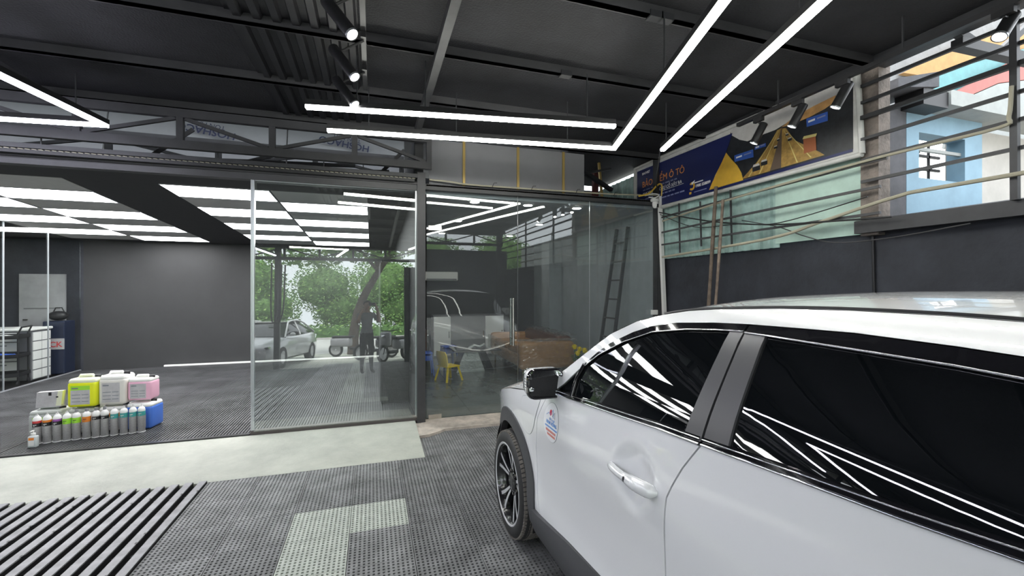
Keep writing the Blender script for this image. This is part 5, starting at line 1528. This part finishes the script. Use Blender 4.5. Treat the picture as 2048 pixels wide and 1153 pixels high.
MB().rbox(-.55, .50, -1.10, -.88, .18, .66, .07, 4).build('armrest', 'leather', sf, 60)
MB().rbox(-.55, .50, 0.75, 0.97, .18, .66, .07, 4).build('armrest', 'leather', sf, 60)
for yy in (-.56, .38): MB().rbox(-.50, .26, yy - .42, yy + .42, .41, .54, .05, 3).build('cushion', 'leather', sf, 60)
for sx in (-.46, .42):
    for sy in (-1.0, .85): MB().lathe([(.012, 0), (.026, .20)], 10, 'z', (sx, sy, 0)).build('leg', 'brass', sf)
wrp = MB()
rnd = random.Random(3)
def crumple(x0, x1, y0, y1, z0, z1, axis, n=22, amp=.02):
    vs = []
    for j in range(n):
        for i in range(n):
            u = i / (n - 1); v = j / (n - 1); d = rnd.uniform(0, amp)
            if axis == 'y': vs.append((x0 + (x1 - x0) * u, y0 - d, z0 + (z1 - z0) * v))
            elif axis == 'x': vs.append((x0 - d, y0 + (y1 - y0) * u, z0 + (z1 - z0) * v))
            else: vs.append((x0 + (x1 - x0) * u, y0 + (y1 - y0) * v, z0 + d))
    wrp.add(vs, [(j * n + i, j * n + i + 1, (j + 1) * n + i + 1, (j + 1) * n + i) for j in range(n - 1) for i in range(n - 1)])
crumple(-.58, .52, -1.115, 0, .18, .70, 'y'); crumple(-.575, 0, -1.12, .98, .18, .62, 'x', 30); crumple(-.58, .52, -1.12, -.85, .68, .7, 'z', 18, .03); crumple(.15, .53, -1.12, .95, .76, .78, 'z', 20, .03)
part(wrp.build('plastic_wrap', 'wrap', sf), 'crumpled clear plastic film')
sf2 = thing('sofa', 'plastic wrapped armchair end behind the lounge door column', 'sofa', (0.92, 9.4, LZ))
MB().rbox(-.30, .15, -.4, .5, .15, .72, .06, 3).build('body', 'leather_dark', sf2, 60)
MB().rbox(-.30, -.08, -.4, .5, .70, .95, .05, 3).build('backrest', 'leather_dark', sf2, 60)
wrp = MB(); crumple(-.31, .17, -.42, 0, .1, .78, 'y', 16, .03); crumple(.175, 0, -.4, .5, .1, .76, 'x', 16, .03)
wrp.build('plastic_wrap', 'wrap', sf2)
mat('pl_yellow', (0.85, 0.62, 0.02), 0.35); mat('pl_blue', (0.04, 0.12, 0.55), 0.35)
ch = thing('kids_chair', 'small yellow plastic chair inside the lounge', 'chair', (1.28, 7.62, LZ), R(-62))
MB().rbox(-.15, .15, -.15, .14, .24, .265, .012).build('seat', 'pl_yellow', ch, 60)
bk = []
for k in range(7):
    a = R(-60 + 20 * k)
    bk.append((.15 * math.sin(a) / math.sin(R(60)), -.16 + .03 * (1 - math.cos(a)) , 0))
b_ = MB()
for j, zz in enumerate((.30, .38, .46, .52)):
    pass
vs = []; n = 7
for zz, wd, dy in ((.27, .13, 0), (.36, .145, -.02), (.45, .15, -.04), (.52, .12, -.055)):
    for k in range(n):
        u = -1 + 2 * k / (n - 1); vs.append((u * wd, -.14 + dy + .03 * u * u, zz + (.01 * (1 - u * u) if zz > .5 else 0)))
m_ = len(vs); vs += [(a, b - .018, c) for a, b, c in vs]
fs = [(j * n + i, j * n + i + 1, (j + 1) * n + i + 1, (j + 1) * n + i) for j in range(3) for i in range(n - 1)]
fs += [tuple(m_ + q for q in f)[::-1] for f in fs]
for i in range(n - 1): fs += [(i + 1, i, m_ + i, m_ + i + 1), (3 * n + i, 3 * n + i + 1, m_ + 3 * n + i + 1, m_ + 3 * n + i)]
for j in range(3): fs += [(j * n, (j + 1) * n, m_ + (j + 1) * n, m_ + j * n), ((j + 1) * n + n - 1, j * n + n - 1, m_ + j * n + n - 1, m_ + (j + 1) * n + n - 1)]
MB().add(vs, fs).build('backrest', 'pl_yellow', ch, 60)
for sx in (-1, 1):
    for sy in (-1, 1): MB().bar((sx * .12, sy * .11, .245), (sx * .17, sy * .17, 0), .035, .03).build('leg', 'pl_yellow', ch)
def stool(label, x, y, rz):
    t = thing('plastic_stool', label, 'stool', (x, y, LZ), rz, 'blue plastic stools')
    MB().rbox(-.14, .14, -.14, .14, .40, .43, .012).build('seat', 'pl_blue', t, 60)
    for sx in (-1, 1):
        for sy in (-1, 1): MB().bar((sx * .115, sy * .115, .405), (sx * .16, sy * .16, 0), .045, .02).build('leg', 'pl_blue', t)
    for sx in (-1, 1):
        MB().bar((-.12, sx * .125, .33), (.12, sx * .125, .33), .02, .09).build('apron', 'pl_blue', t); MB().bar((sx * .125, -.12, .33), (sx * .125, .12, .33), .02, .09).build('apron', 'pl_blue', t)
stool('blue plastic stool behind the yellow chair', 1.50, 8.95, 0.2)
stool('blue plastic stool beside the lounge door column', 0.92, 8.2, 0.0)
tb_ = thing('coffee_table', 'low table on a foil wrapped base with dark glass top', 'table', (1.89, 8.45, LZ))
mat('foil', (0.62, 0.64, 0.63), 0.25, metal=0.6, bump=0.8, bscale=30)
MB().prism([(-.36, 0), (.20, 0), (.05, .40), (-.20, .40)], 'y', -.22, .22).build('base', 'foil', tb_)
MB().prism([(.28, 0), (.40, 0), (.22, .40), (.10, .40)], 'y', -.15, .15).build('support', 'car_gloss_black', tb_)
MB().rbox(-.42, .50, -.35, .35, .40, .43, .012).build('top', 'car_gloss_black', tb_, 60)
MB().tube([(-.1, -.1, .43), (.0, -.12, .50), (.12, -.1, .46), (.22, -.14, .52)], .03, 8).build('wrapping', 'foil', tb_, 60)
mat('petal', (0.85, 0.68, 0.02), 0.7); mat('leafg', (0.06, 0.16, 0.03), 0.7, noise=0.4, nscale=20); mat('pot', (0.05, 0.05, 0.06), 0.4)
fl = thing('flower_pot', 'yellow chrysanthemums in a pot beside the sofa', 'flowers', (3.42, 6.80, LZ))
MB().lathe([(0, 0), (.07, 0), (.10, .16), (.11, .16), (.11, .18), (.095, .18), (.09, .15), (0, .15)], 20).build('pot', 'pot', fl, 40)
rnd = random.Random(5); lf = MB()
for k in range(5):
    a = k * 1.3; x = .10 * math.cos(a); y = .08 * math.sin(a); z = .48 + .05 * (k % 3)
    MB().tube([(x * .3, y * .3, .15), (x * .7, y * .7, .32), (x, y, z)], .006, 6).build('stem', 'leafg', fl)
    f = MB()
    for q in range(26):
        b = q * 2.4; e = q / 26
        d = Vector((math.cos(b) * (1 - e * .7), math.sin(b) * (1 - e * .7), .25 + e * .8)).normalized()
        p0 = Vector((x, y, z)); p1 = p0 + d * .06; sd = d.cross(Vector((0, 0, 1))).normalized() * .012
        f.add([p0, p1 - sd, p1 + d * .008, p1 + sd], [(0, 1, 2, 3)])
    f.sphere((x, y, z + .01), .035, 8, 5)
    f.build('flower', 'petal', fl)
for k in range(60):
    a = rnd.uniform(0, 6.28); r = rnd.uniform(.02, .13); z = rnd.uniform(.18, .46)
    p = Vector((r * math.cos(a), r * math.sin(a), z)); d = Vector((math.cos(a), math.sin(a), rnd.uniform(-.2, .6))).normalized(); sd = d.cross(Vector((0, 0, 1))).normalized() * .02
    lf.add([p, p + d * .04 - sd, p + d * .09, p + d * .04 + sd], [(0, 1, 2, 3)])
o = lf.build('leaves', 'leafg', fl); o['kind'] = 'stuff'
ac = thing('air_conditioner', 'white wall air conditioner on the back wall of lounge', 'air conditioner', (1.58, 10.54, 1.94))
MB().rbox(-.40, .40, -.10, .10, -.11, .11, .03).build('body', 'white_plastic', ac, 60)
MB().box(-.36, .36, -.104, -.09, -.095, -.06).build('louvre', 'board_grey', ac)
ck = thing('cabinet', 'low pale cabinet with dark middle doors at lounge back wall', 'cabinet', (2.2, 10.38, LZ))
MB().box(-.85, .85, -.22, .24, 0, .98).build('carcass', 'board_grey', ck)
for a, b, m in ((-.84, -.45, 'white_plastic'), (-.44, .38, 'drawer_grey'), (.39, .84, 'white_plastic')):
    d = MB().box(a, b, -.235, -.22, .04, .95).build('door', m, ck)
    MB().box(b - .05, b - .035, -.25, -.235, .45, .6).build('handle', 'steel_brushed', d)
emis('added_downlight_glow', (1.0, 0.97, 0.9), 90.0)  # added glow on the dull diffusers, to brighten the lounge
dl_m = MB().lathe([(0, -.012), (.065, -.012), (.085, -.004), (.09, 0)], 24)
for i, (xx, yy) in enumerate(((1.31, 5.72), (2.07, 5.72), (2.82, 5.72), (1.4, 7.4), (2.9, 7.4), (1.4, 9.2), (2.9, 9.2))):  # front row is real; inner and rear ones are added to light the room
    t = thing('downlight', ['round downlight in lounge ceiling nearest the door column', 'round downlight in lounge ceiling above the handle', 'round downlight in lounge ceiling nearest the corner post', 'added inner downlight of lounge ceiling above the yellow chair', 'added inner downlight of lounge ceiling before the sofa', 'added rear downlight of lounge ceiling at the door side', 'added rear downlight of lounge ceiling above the sofa'][i], 'downlight', (xx, yy, 2.82), 0, 'lounge ceiling downlights')
    dl_m.build('ring', 'aluminium', t, 40)
    MB().lathe([(0, -.016), (.058, -.015), (.06, -.012)], 20).build('diffuser', 'added_downlight_glow', t, 40)
# ================================================================== THE PERSON TAKING THE PICTURE (seen in the glass)
mat('skin', (0.42, 0.27, 0.19), 0.55); mat('shirt', (0.20, 0.21, 0.23), 0.85, noise=0.1, nscale=20); mat('trousers', (0.018, 0.019, 0.024), 0.85); mat('hair', (0.012, 0.010, 0.009), 0.6); mat('shoe', (0.03, 0.03, 0.033), 0.6)
per = thing('person', 'person in grey polo shirt and dark trousers holding up a phone', 'person', (-0.13, -0.42, 0.0), R(-17.8))
J = []; E_ = []
def jn(p, r): J.append((p, r)); return len(J) - 1
def ch(ids):
    for a, b in zip(ids[:-1], ids[1:]): E_.append((a, b))
pel = jn((0, 0, .93), .135); wa = jn((0, .01, 1.08), .125); chs = jn((0, .015, 1.28), .140); up = jn((0, 0.0, 1.40), .115); nk = jn((0, .02, 1.49), .055); hb = jn((0, .035, 1.56), .062); hm = jn((0, .045, 1.64), .088); ht = jn((0, .035, 1.715), .070)
ch([pel, wa, chs, up, nk, hb, hm, ht])
for s in (-1, 1):
    hp = jn((s * .09, 0, .88), .098); kn = jn((s * .105, .02, .49), .066); ca = jn((s * .11, -.01, .36), .058); an = jn((s * .115, -.02, .09), .042); ft = jn((s * .125, .05, .045), .038); to = jn((s * .135, .15, .032), .030)
    ch([pel, hp, kn, ca, an, ft, to])
    sh_ = jn((s * .175, .0, 1.40), .062); el = jn((s * .27, .14, 1.22), .044); fm = jn((s * .215, .23, 1.42), .040); wr = jn((s * .135, .315, 1.585), .027); pa = jn((s * .105, .345, 1.625), .028)
    ch([up, sh_, el, fm, wr, pa])
def skin_mesh(J, E_, root, sub=2):
    me = bpy.data.meshes.new('skin_cage')
    me.from_pydata([j[0] for j in J], E_, [])
    o = bpy.data.objects.new('skin_cage', me); COL.objects.link(o)
    md = o.modifiers.new('skin', 'SKIN'); md.use_smooth_shade = True
    for i, (p, r) in enumerate(J):
        me.skin_vertices[0].data[i].radius = (r, r)
        me.skin_vertices[0].data[i].use_root = (i == root)
    sb = o.modifiers.new('sub', 'SUBSURF'); sb.levels = sub; sb.render_levels = sub
    dg = bpy.context.evaluated_depsgraph_get(); dg.update()
    r = bpy.data.meshes.new_from_object(o.evaluated_get(dg))
    bpy.data.objects.remove(o)
    return r
bme = skin_mesh(J, E_, pel)
# flatten the trunk front to back, shape the head
for v in bme.vertices:
    if .85 < v.co.z < 1.45 and abs(v.co.x) < .2: v.co.y *= .78
bme.materials.clear()
for m in ('skin', 'shirt', 'trousers', 'shoe'): bme.materials.append(MATS[m])
for p in bme.polygons:
    c = p.center; i = 0
    arm = abs(c.x) > .19 or (c.y > .17 and c.z > 1.15)
    if c.z < .10: i = 3
    elif c.z < .97 : i = 2
    elif c.z < 1.465 and not (arm and (c.z < 1.27 or c.y > .12)): i = 1
    p.material_index = i; p.use_smooth = True
body = link(bpy.data.objects.new('body', bme), per)
# face: nose, ears, hair, eyes, mouth
fz = MB().sphere((0, .130, 1.625), (.014, .020, .022), 10, 6)
for s in (-1, 1): fz.sphere((s * .088, .03, 1.63), (.012, .022, .030), 8, 6)
fz.build('nose_and_ears', 'skin', per, 60)
ey = MB()
for s in (-1, 1): ey.sphere((s * .034, .122, 1.655), (.014, .008, .008), 8, 6)
ey.build('eyes', 'hair', per)
MB().sphere((0, .120, 1.578), (.024, .008, .006), 8, 6).build('mouth', 'lbl_red', per)
hr_ = MB(); rnd = random.Random(2)
vs = []; n = 18
for j in range(9):
    t = R(8 + 92 * j / 8)
    for k in range(n):
        a = 2 * PI * k / n
        lim = 1.0 if math.sin(a) < .3 else .62
        tt = t * lim; rr = .100 + rnd.uniform(-.004, .006)
        vs.append((rr * math.sin(tt) * math.cos(a), .032 + rr * 1.08 * math.sin(tt) * math.sin(a), 1.655 + .108 * math.cos(tt)))
hr_.add(vs, [(j * n + k, (j + 1) * n + k, (j + 1) * n + (k + 1) % n, j * n + (k + 1) % n) for j in range(8) for k in range(n)] + [tuple(range(n))])
hr_.build('hair', 'hair', per, 80)
# hands: palm and five bent fingers closing on the phone
for s in (-1, 1):
    J2 = []; E2 = []
    def j2(p, r): J2.append((p, r)); return len(J2) - 1
    w_ = j2((s * .125, .325, 1.60), .024); pm_ = j2((s * .100, .352, 1.632), .026); kn_ = j2((s * .088, .368, 1.650), .022)
    E2 += [(w_, pm_), (pm_, kn_)]
    for k, L in enumerate((.070, .078, .072, .056)):
        zz = 1.672 - k * .017
        a = j2((s * .096, .380, zz), .0095); b = j2((s * .084, .408 , zz), .0085); c = j2((s * (.084 - L * .45), .414, zz - .002), .0075)
        E2 += [(kn_, a), (a, b), (b, c)]
    t0 = j2((s * .088, .345, 1.612), .011); t1 = j2((s * .066, .366, 1.622), .010); t2 = j2((s * .046, .385, 1.634), .008)
    E2 += [(pm_, t0), (t0, t1), (t1, t2)]
    hme = skin_mesh(J2, E2, pm_, 1)
    hme.materials.clear(); hme.materials.append(MATS['skin'])
    for p in hme.polygons: p.use_smooth = True
    link(bpy.data.objects.new('hand', hme), per)
ph = thing('phone', 'black phone held up in both hands', 'phone', (0.0, 0.0, 1.65), R(-17.8))
MB().rbox(-.080, .080, -.022, -.013, -.038, .038, .004).build('case', 'black_plastic', ph)
MB().box(-.076, .076, -.0228, -.0221, -.034, .034).build('screen', 'car_glass', ph)
MB().lathe([(.012, -.013), (.012, -.011), (0, -.011)], 16, 'y', (-.055, 0, .018)).build('lens_ring', 'car_gloss_black', ph)

# ================================================================== STREET BEHIND THE VIEWER (seen in the glass)
mat('asphalt', (0.52, 0.52, 0.50), 0.85, noise=0.12, nscale=0.6); mat('kerb', (0.45, 0.44, 0.42), 0.8)
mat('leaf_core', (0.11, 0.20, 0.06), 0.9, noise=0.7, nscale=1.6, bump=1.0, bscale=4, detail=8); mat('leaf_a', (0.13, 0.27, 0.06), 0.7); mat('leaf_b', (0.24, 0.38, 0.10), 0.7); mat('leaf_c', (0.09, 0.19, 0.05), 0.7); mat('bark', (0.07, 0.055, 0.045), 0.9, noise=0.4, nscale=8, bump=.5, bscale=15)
mat('sedan_paint', (0.66, 0.67, 0.68), 0.2, coat=1.0)
struct(MB().box(-40, 40, -24, -9.0, -0.10, -0.085), 'road', 'asphalt', 'pale sunlit road across the carport front', 'road')
struct(MB().box(-40, 40, -24.3, -24.0, -0.10, 0.06), 'kerb', 'kerb', 'kerb on the far side of the road', 'kerb')
for i, xx in enumerate((-2.5, 3.9, -6.2)):
    struct(MB().box(xx - .07, xx + .07, -2.75, -2.60, -.1, 3.5), 'column', 'steel_black', ['black steel post at the open front, beside the parked sedan', 'black steel post at the open front by the wall', 'black steel post at the open front far from car'][i], 'column')
cords = thing('charging_cords', 'black coiled cords hanging on the front post', 'cords', (-2.5, -2.5, 1.0))
for k in range(3): MB().tube(catmull([(-.12 + .1 * k, 0, 1.9), (-.13 + .12 * k, 0, .9), (-.10 + .1 * k, .02, .35), (-.02 + .06 * k, .03, .30), (.02 + .08 * k, 0, .7), (.03 + .09 * k, 0, 1.85)], 6), .02, 6).build('cord', 'matte_black', cords)

def leaves(name, c, rad, n, m, parent, seed, size=.14):
    rnd = random.Random(seed); mb = MB()
    vs = []; fs = []; mi = []
    for k in range(n):
        while True:
            p = Vector((rnd.uniform(-1, 1), rnd.uniform(-1, 1), rnd.uniform(-1, 1)))
            if .55 < p.length < 1.08: break
        q = Vector((c[0] + p.x * rad[0], c[1] + p.y * rad[1], c[2] + p.z * rad[2]))
        a = Vector((rnd.uniform(-1, 1), rnd.uniform(-1, 1), rnd.uniform(-.6, .6))).normalized() * size * rnd.uniform(.6, 1.3)
        b = a.cross(Vector((rnd.uniform(-1, 1), rnd.uniform(-1, 1), rnd.uniform(-1, 1)))).normalized() * size * .42
        o = len(vs); vs += [q - a, q + b, q + a, q - b]; fs.append((o, o + 1, o + 2, o + 3))
        mi.append(rnd.choice((0, 0, 1, 2)))
    mb.v = [tuple(v) for v in vs]; mb.f = fs; mb.m = mi
    o = mb.build(name, ['leaf_a', 'leaf_b', 'leaf_c'], parent); o['kind'] = 'stuff'
    return o
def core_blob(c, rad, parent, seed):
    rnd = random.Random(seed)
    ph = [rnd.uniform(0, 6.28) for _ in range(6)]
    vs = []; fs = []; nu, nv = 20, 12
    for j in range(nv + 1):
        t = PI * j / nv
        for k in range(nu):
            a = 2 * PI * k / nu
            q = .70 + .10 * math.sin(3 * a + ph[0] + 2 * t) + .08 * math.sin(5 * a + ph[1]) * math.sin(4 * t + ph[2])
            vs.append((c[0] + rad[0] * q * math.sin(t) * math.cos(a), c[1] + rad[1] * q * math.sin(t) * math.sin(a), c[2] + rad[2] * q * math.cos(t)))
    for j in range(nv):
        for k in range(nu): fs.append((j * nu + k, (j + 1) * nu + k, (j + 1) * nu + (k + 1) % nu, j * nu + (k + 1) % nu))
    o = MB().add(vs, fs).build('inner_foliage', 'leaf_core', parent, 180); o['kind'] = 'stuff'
def tree(label, base, pts, r0, blobs, seed, grp='street trees', core=False):
    t = thing('tree', label, 'tree', base, 0, grp)
    P = catmull(pts, 5)
    MB().tube(P, [r0 * (1 - .6 * i / (len(P) - 1)) for i in range(len(P))], 10).build('trunk', 'bark', t, 60)
    for i, (c, rad, n) in enumerate(blobs):
        MB().tube([pts[-2], ((pts[-1][0] + c[0]) / 2, (pts[-1][1] + c[1]) / 2, (pts[-1][2] + c[2]) / 2), c], [r0 * .35, r0 * .2, .02], 7).build('branch', 'bark', t)
        leaves('crown', c, rad, n, None, t, seed + i)
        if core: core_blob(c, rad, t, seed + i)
    return t
tree('leaning street tree with dark trunk beside the motorbikes', (-.75, -8.3, -.09), [(0, 0, 0), (.05, 0, 1.0), (.35, 0, 2.2), (1.0, .1, 3.4), (1.7, .1, 4.6)], .24, [((.6, .3, 4.7), (2.0, 1.4, .9), 1500), ((-1.6, .6, 4.4), (1.8, 1.3, .9), 1300), ((2.6, .2, 5.2), (1.6, 1.3, 1.0), 900), ((-.6, -.5, 6.2), (2.4, 1.8, 1.2), 1400)], 11)
tree('broad dark tree behind the parked sedan', (-8.2, -8.6, -.09), [(0, 0, 0), (.1, 0, 1.6), (-.1, 0, 3.0), (.3, 0, 4.4)], .34, [((.5, .2, 4.7), (2.2, 1.6, 1.1), 1500), ((-1.8, 0, 5.2), (2.0, 1.6, 1.2), 1000)], 31)
rnd = random.Random(9)
for i in range(7):
    x = -20.5 + i * 5.4
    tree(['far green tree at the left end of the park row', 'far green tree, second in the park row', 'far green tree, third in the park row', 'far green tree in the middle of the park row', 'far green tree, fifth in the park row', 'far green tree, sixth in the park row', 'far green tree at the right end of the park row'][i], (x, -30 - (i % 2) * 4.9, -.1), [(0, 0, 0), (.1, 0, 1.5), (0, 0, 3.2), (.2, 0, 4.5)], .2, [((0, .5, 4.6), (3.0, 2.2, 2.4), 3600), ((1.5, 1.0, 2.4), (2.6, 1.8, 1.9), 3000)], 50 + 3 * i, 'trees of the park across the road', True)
hg = thing('hedge', 'clipped green hedge along the far side of the road', 'hedge', (-3, -25.5, -.1))
MB().box(-22, 22, -.45, .45, 0, .85).build('core', 'leaf_c', hg)
lv = leaves('foliage', (0, 0, .5), (22, .62, .62), 6000, None, hg, 77, .16)

# parked sedan
sd = thing('sedan', 'white sedan parked outside the carport, seen in the glass', 'car', (-3.15, -5.15, -.09), R(10))
def sloft(name, st, m, n=10):
    rows = []
    for (y, pts) in st:
        rows.append([(-w, y, z) for w, z in pts] + [(w, y, z) for w, z in pts[::-1]])
    k = len(rows[0]); vs = [p for r in rows for p in r]
    fs = [(i * k + q, i * k + (q + 1) % k, (i + 1) * k + (q + 1) % k, (i + 1) * k + q) for i in range(len(rows) - 1) for q in range(k)]
    fs += [tuple(range(k))[::-1], tuple((len(rows) - 1) * k + q for q in range(k))]
    return MB().add(vs, fs).build(name, m, sd, 50)
def sec(w, zt, zb=.22, sh=.04): return [(w * .82, zb), (w * .97, zb + .08), (w, zb + (zt - zb) * .45), (w * .985, zt - sh * 2), (w * .90, zt - sh * .4), (w * .55, zt), (.02, zt + .01)]
sloft('lower_body', [(2.26, sec(.55, .58, .3)), (2.20, sec(.74, .66)), (1.9, sec(.86, .74)), (1.4, sec(.90, .86)), (.9, sec(.90, .93)), (.2, sec(.90, .95)), (-.8, sec(.90, .98)), (-1.5, sec(.89, 1.0)), (-2.0, sec(.84, .98)), (-2.25, sec(.74, .90, .32)), (-2.30, sec(.6, .75, .4))], 'sedan_paint')
def gsec(w0, w1, z0, z1): return [(w0, z0), (w0 * .97, z0 + (z1 - z0) * .3), (w1 * 1.03, z0 + (z1 - z0) * .75), (w1 * .93, z1 - .015), (w1 * .5, z1), (.02, z1 + .005)]
sloft('windows', [(1.02, gsec(.80, .78, .88, .93)), (.55, gsec(.82, .66, .92, 1.20)), (.15, gsec(.83, .60, .93, 1.37)), (-.5, gsec(.83, .60, .95, 1.41)), (-1.1, gsec(.82, .60, .97, 1.34)), (-1.6, gsec(.80, .66, .97, 1.14)), (-1.95, gsec(.76, .72, .97, 1.0))], 'car_glass')
sloft('roof', [(.22, gsec(.60, .59, 1.36, 1.385)), (-.5, gsec(.61, .60, 1.40, 1.425)), (-1.05, gsec(.61, .60, 1.335, 1.365))], 'sedan_paint')
for s in (-1, 1):
    for L in ([(s * .81, 1.02, .90), (s * .70, .55, 1.20), (s * .62, .18, 1.375), (s * .62, -.5, 1.415), (s * .62, -1.1, 1.35), (s * .70, -1.6, 1.15), (s * .76, -1.95, 1.0)], [(s * .845, -.22, .95), (s * .70, -.26, 1.25), (s * .62, -.28, 1.41)]):
        MB().tube(catmull(L, 4), .028, 8).build('pillar', 'sedan_paint', sd, 60)
    for yy in (1.38, -1.32):
        w = MB().lathe([(.19, -.10), (.30, -.105), (.325, -.08), (.325, .08), (.30, .105), (.19, .10)], 32, 'x', (s * .80, yy, .325), caps=False).build('wheel', 'tyre', sd, 40)
        MB().lathe([(.20, .085), (.17, .07), (.0, .075)] if s > 0 else [(.20, -.085), (.17, -.07), (.0, -.075)], 28, 'x', (s * .80, yy, .325)).build('rim', 'rim_silver', w, 30)
    MB().sphere((s * .93, .72, .98), (.09, .06, .06), 10, 7).build('door_mirror', 'sedan_paint', sd, 60)
    MB().prism([(s * .42, .60), (s * .78, .68), (s * .80, .62), (s * .50, .53)], 'y', 2.02, 2.17).build('headlight', 'chrome', sd)
    MB().tube([(s * .45, 2.235, .33), (s * .72, 2.16, .36)], .016, 6).build('fog_trim', 'white_plastic', sd)
MB().prism([(-.40, .60), (.40, .60), (.28, .38), (-.28, .38)], 'y', 2.15, 2.275).build('grille', 'car_gloss_black', sd)

# motorbikes
mat('bike_black', (0.02, 0.02, 0.022), .25, coat=.6); mat('bike_red', (0.50, 0.03, 0.03), .25, coat=.6); mat('bike_grey', (0.30, 0.30, 0.32), .25, coat=.5)
def bike(label, x, y, rz, m):
    t = thing('scooter', label, 'scooter', (x, y, -.09), rz, 'scooters parked on the street side')
    for yy in (.62, -.60):
        w = MB().lathe([(.20, -.045), (.265, -.04), (.28, 0), (.265, .04), (.20, .045)], 28, 'x', (0, yy, .28), close=True).build('wheel', 'tyre', t, 40)
        MB().lathe([(.20, -.02), (.20, .02), (.03, .03), (.03, -.03)], 20, 'x', (0, yy, .28), close=True).build('rim', 'rim_silver', w)
    MB().tube([(0, .62, .28), (0, .50, .62), (0, .40, .98)], [.035, .04, .04], 8).build('fork', 'steel_black', t)
    MB().tube([(-.33, .32, 1.03), (-.12, .40, 1.0), (.12, .40, 1.0), (.33, .32, 1.03)], .016, 8).build('handlebar', 'matte_black', t)
    MB().rbox(-.17, .17, .36, .60, .52, .98, .07).build('front_shield', m, t, 60)
    MB().rbox(-.12, .12, -.05, .42, .26, .36, .03).build('footboard', 'matte_black', t, 60)
    MB().rbox(-.17, .17, -.78, .0, .38, .72, .10, 4).build('rear_body', m, t, 60)
    MB().rbox(-.14, .14, -.72, .08, .71, .80, .04).build('seat', 'matte_black', t, 60)
    for s in (-1, 1):
        MB().tube([(s * .22, .38, 1.03), (s * .28, .40, 1.20)], .006, 6).build('mirror_stem', 'matte_black', t)
        MB().sphere((s * .28, .40, 1.22), (.055, .012, .04), 10, 6).build('mirror', 'chrome', t, 60)
    MB().sphere((0, .60, .82), (.09, .05, .07), 12, 7).build('headlight', 'chrome', t, 60)
    return t
bike('black scooter standing behind the person', .15, -5.4, R(60), 'bike_black')
bike('grey and black scooter nearest the carport front', .72, -4.3, R(40), 'bike_grey')
bike('red scooter behind the other scooters', 1.7, -7.0, R(35), 'bike_red')
bike('dark scooter parked under the leaning tree', -.75, -6.9, R(-70), 'bike_grey')
rs = thing('plastic_stool', 'red plastic stool beside the scooters', 'stool', (1.55, -4.9, -.09))
MB().rbox(-.15, .15, -.15, .15, .42, .45, .012).build('seat', 'lbl_red', rs)
for sx in (-1, 1):
    for sy in (-1, 1): MB().bar((sx * .12, sy * .12, .42), (sx * .17, sy * .17, 0), .045, .02).build('leg', 'lbl_red', rs)
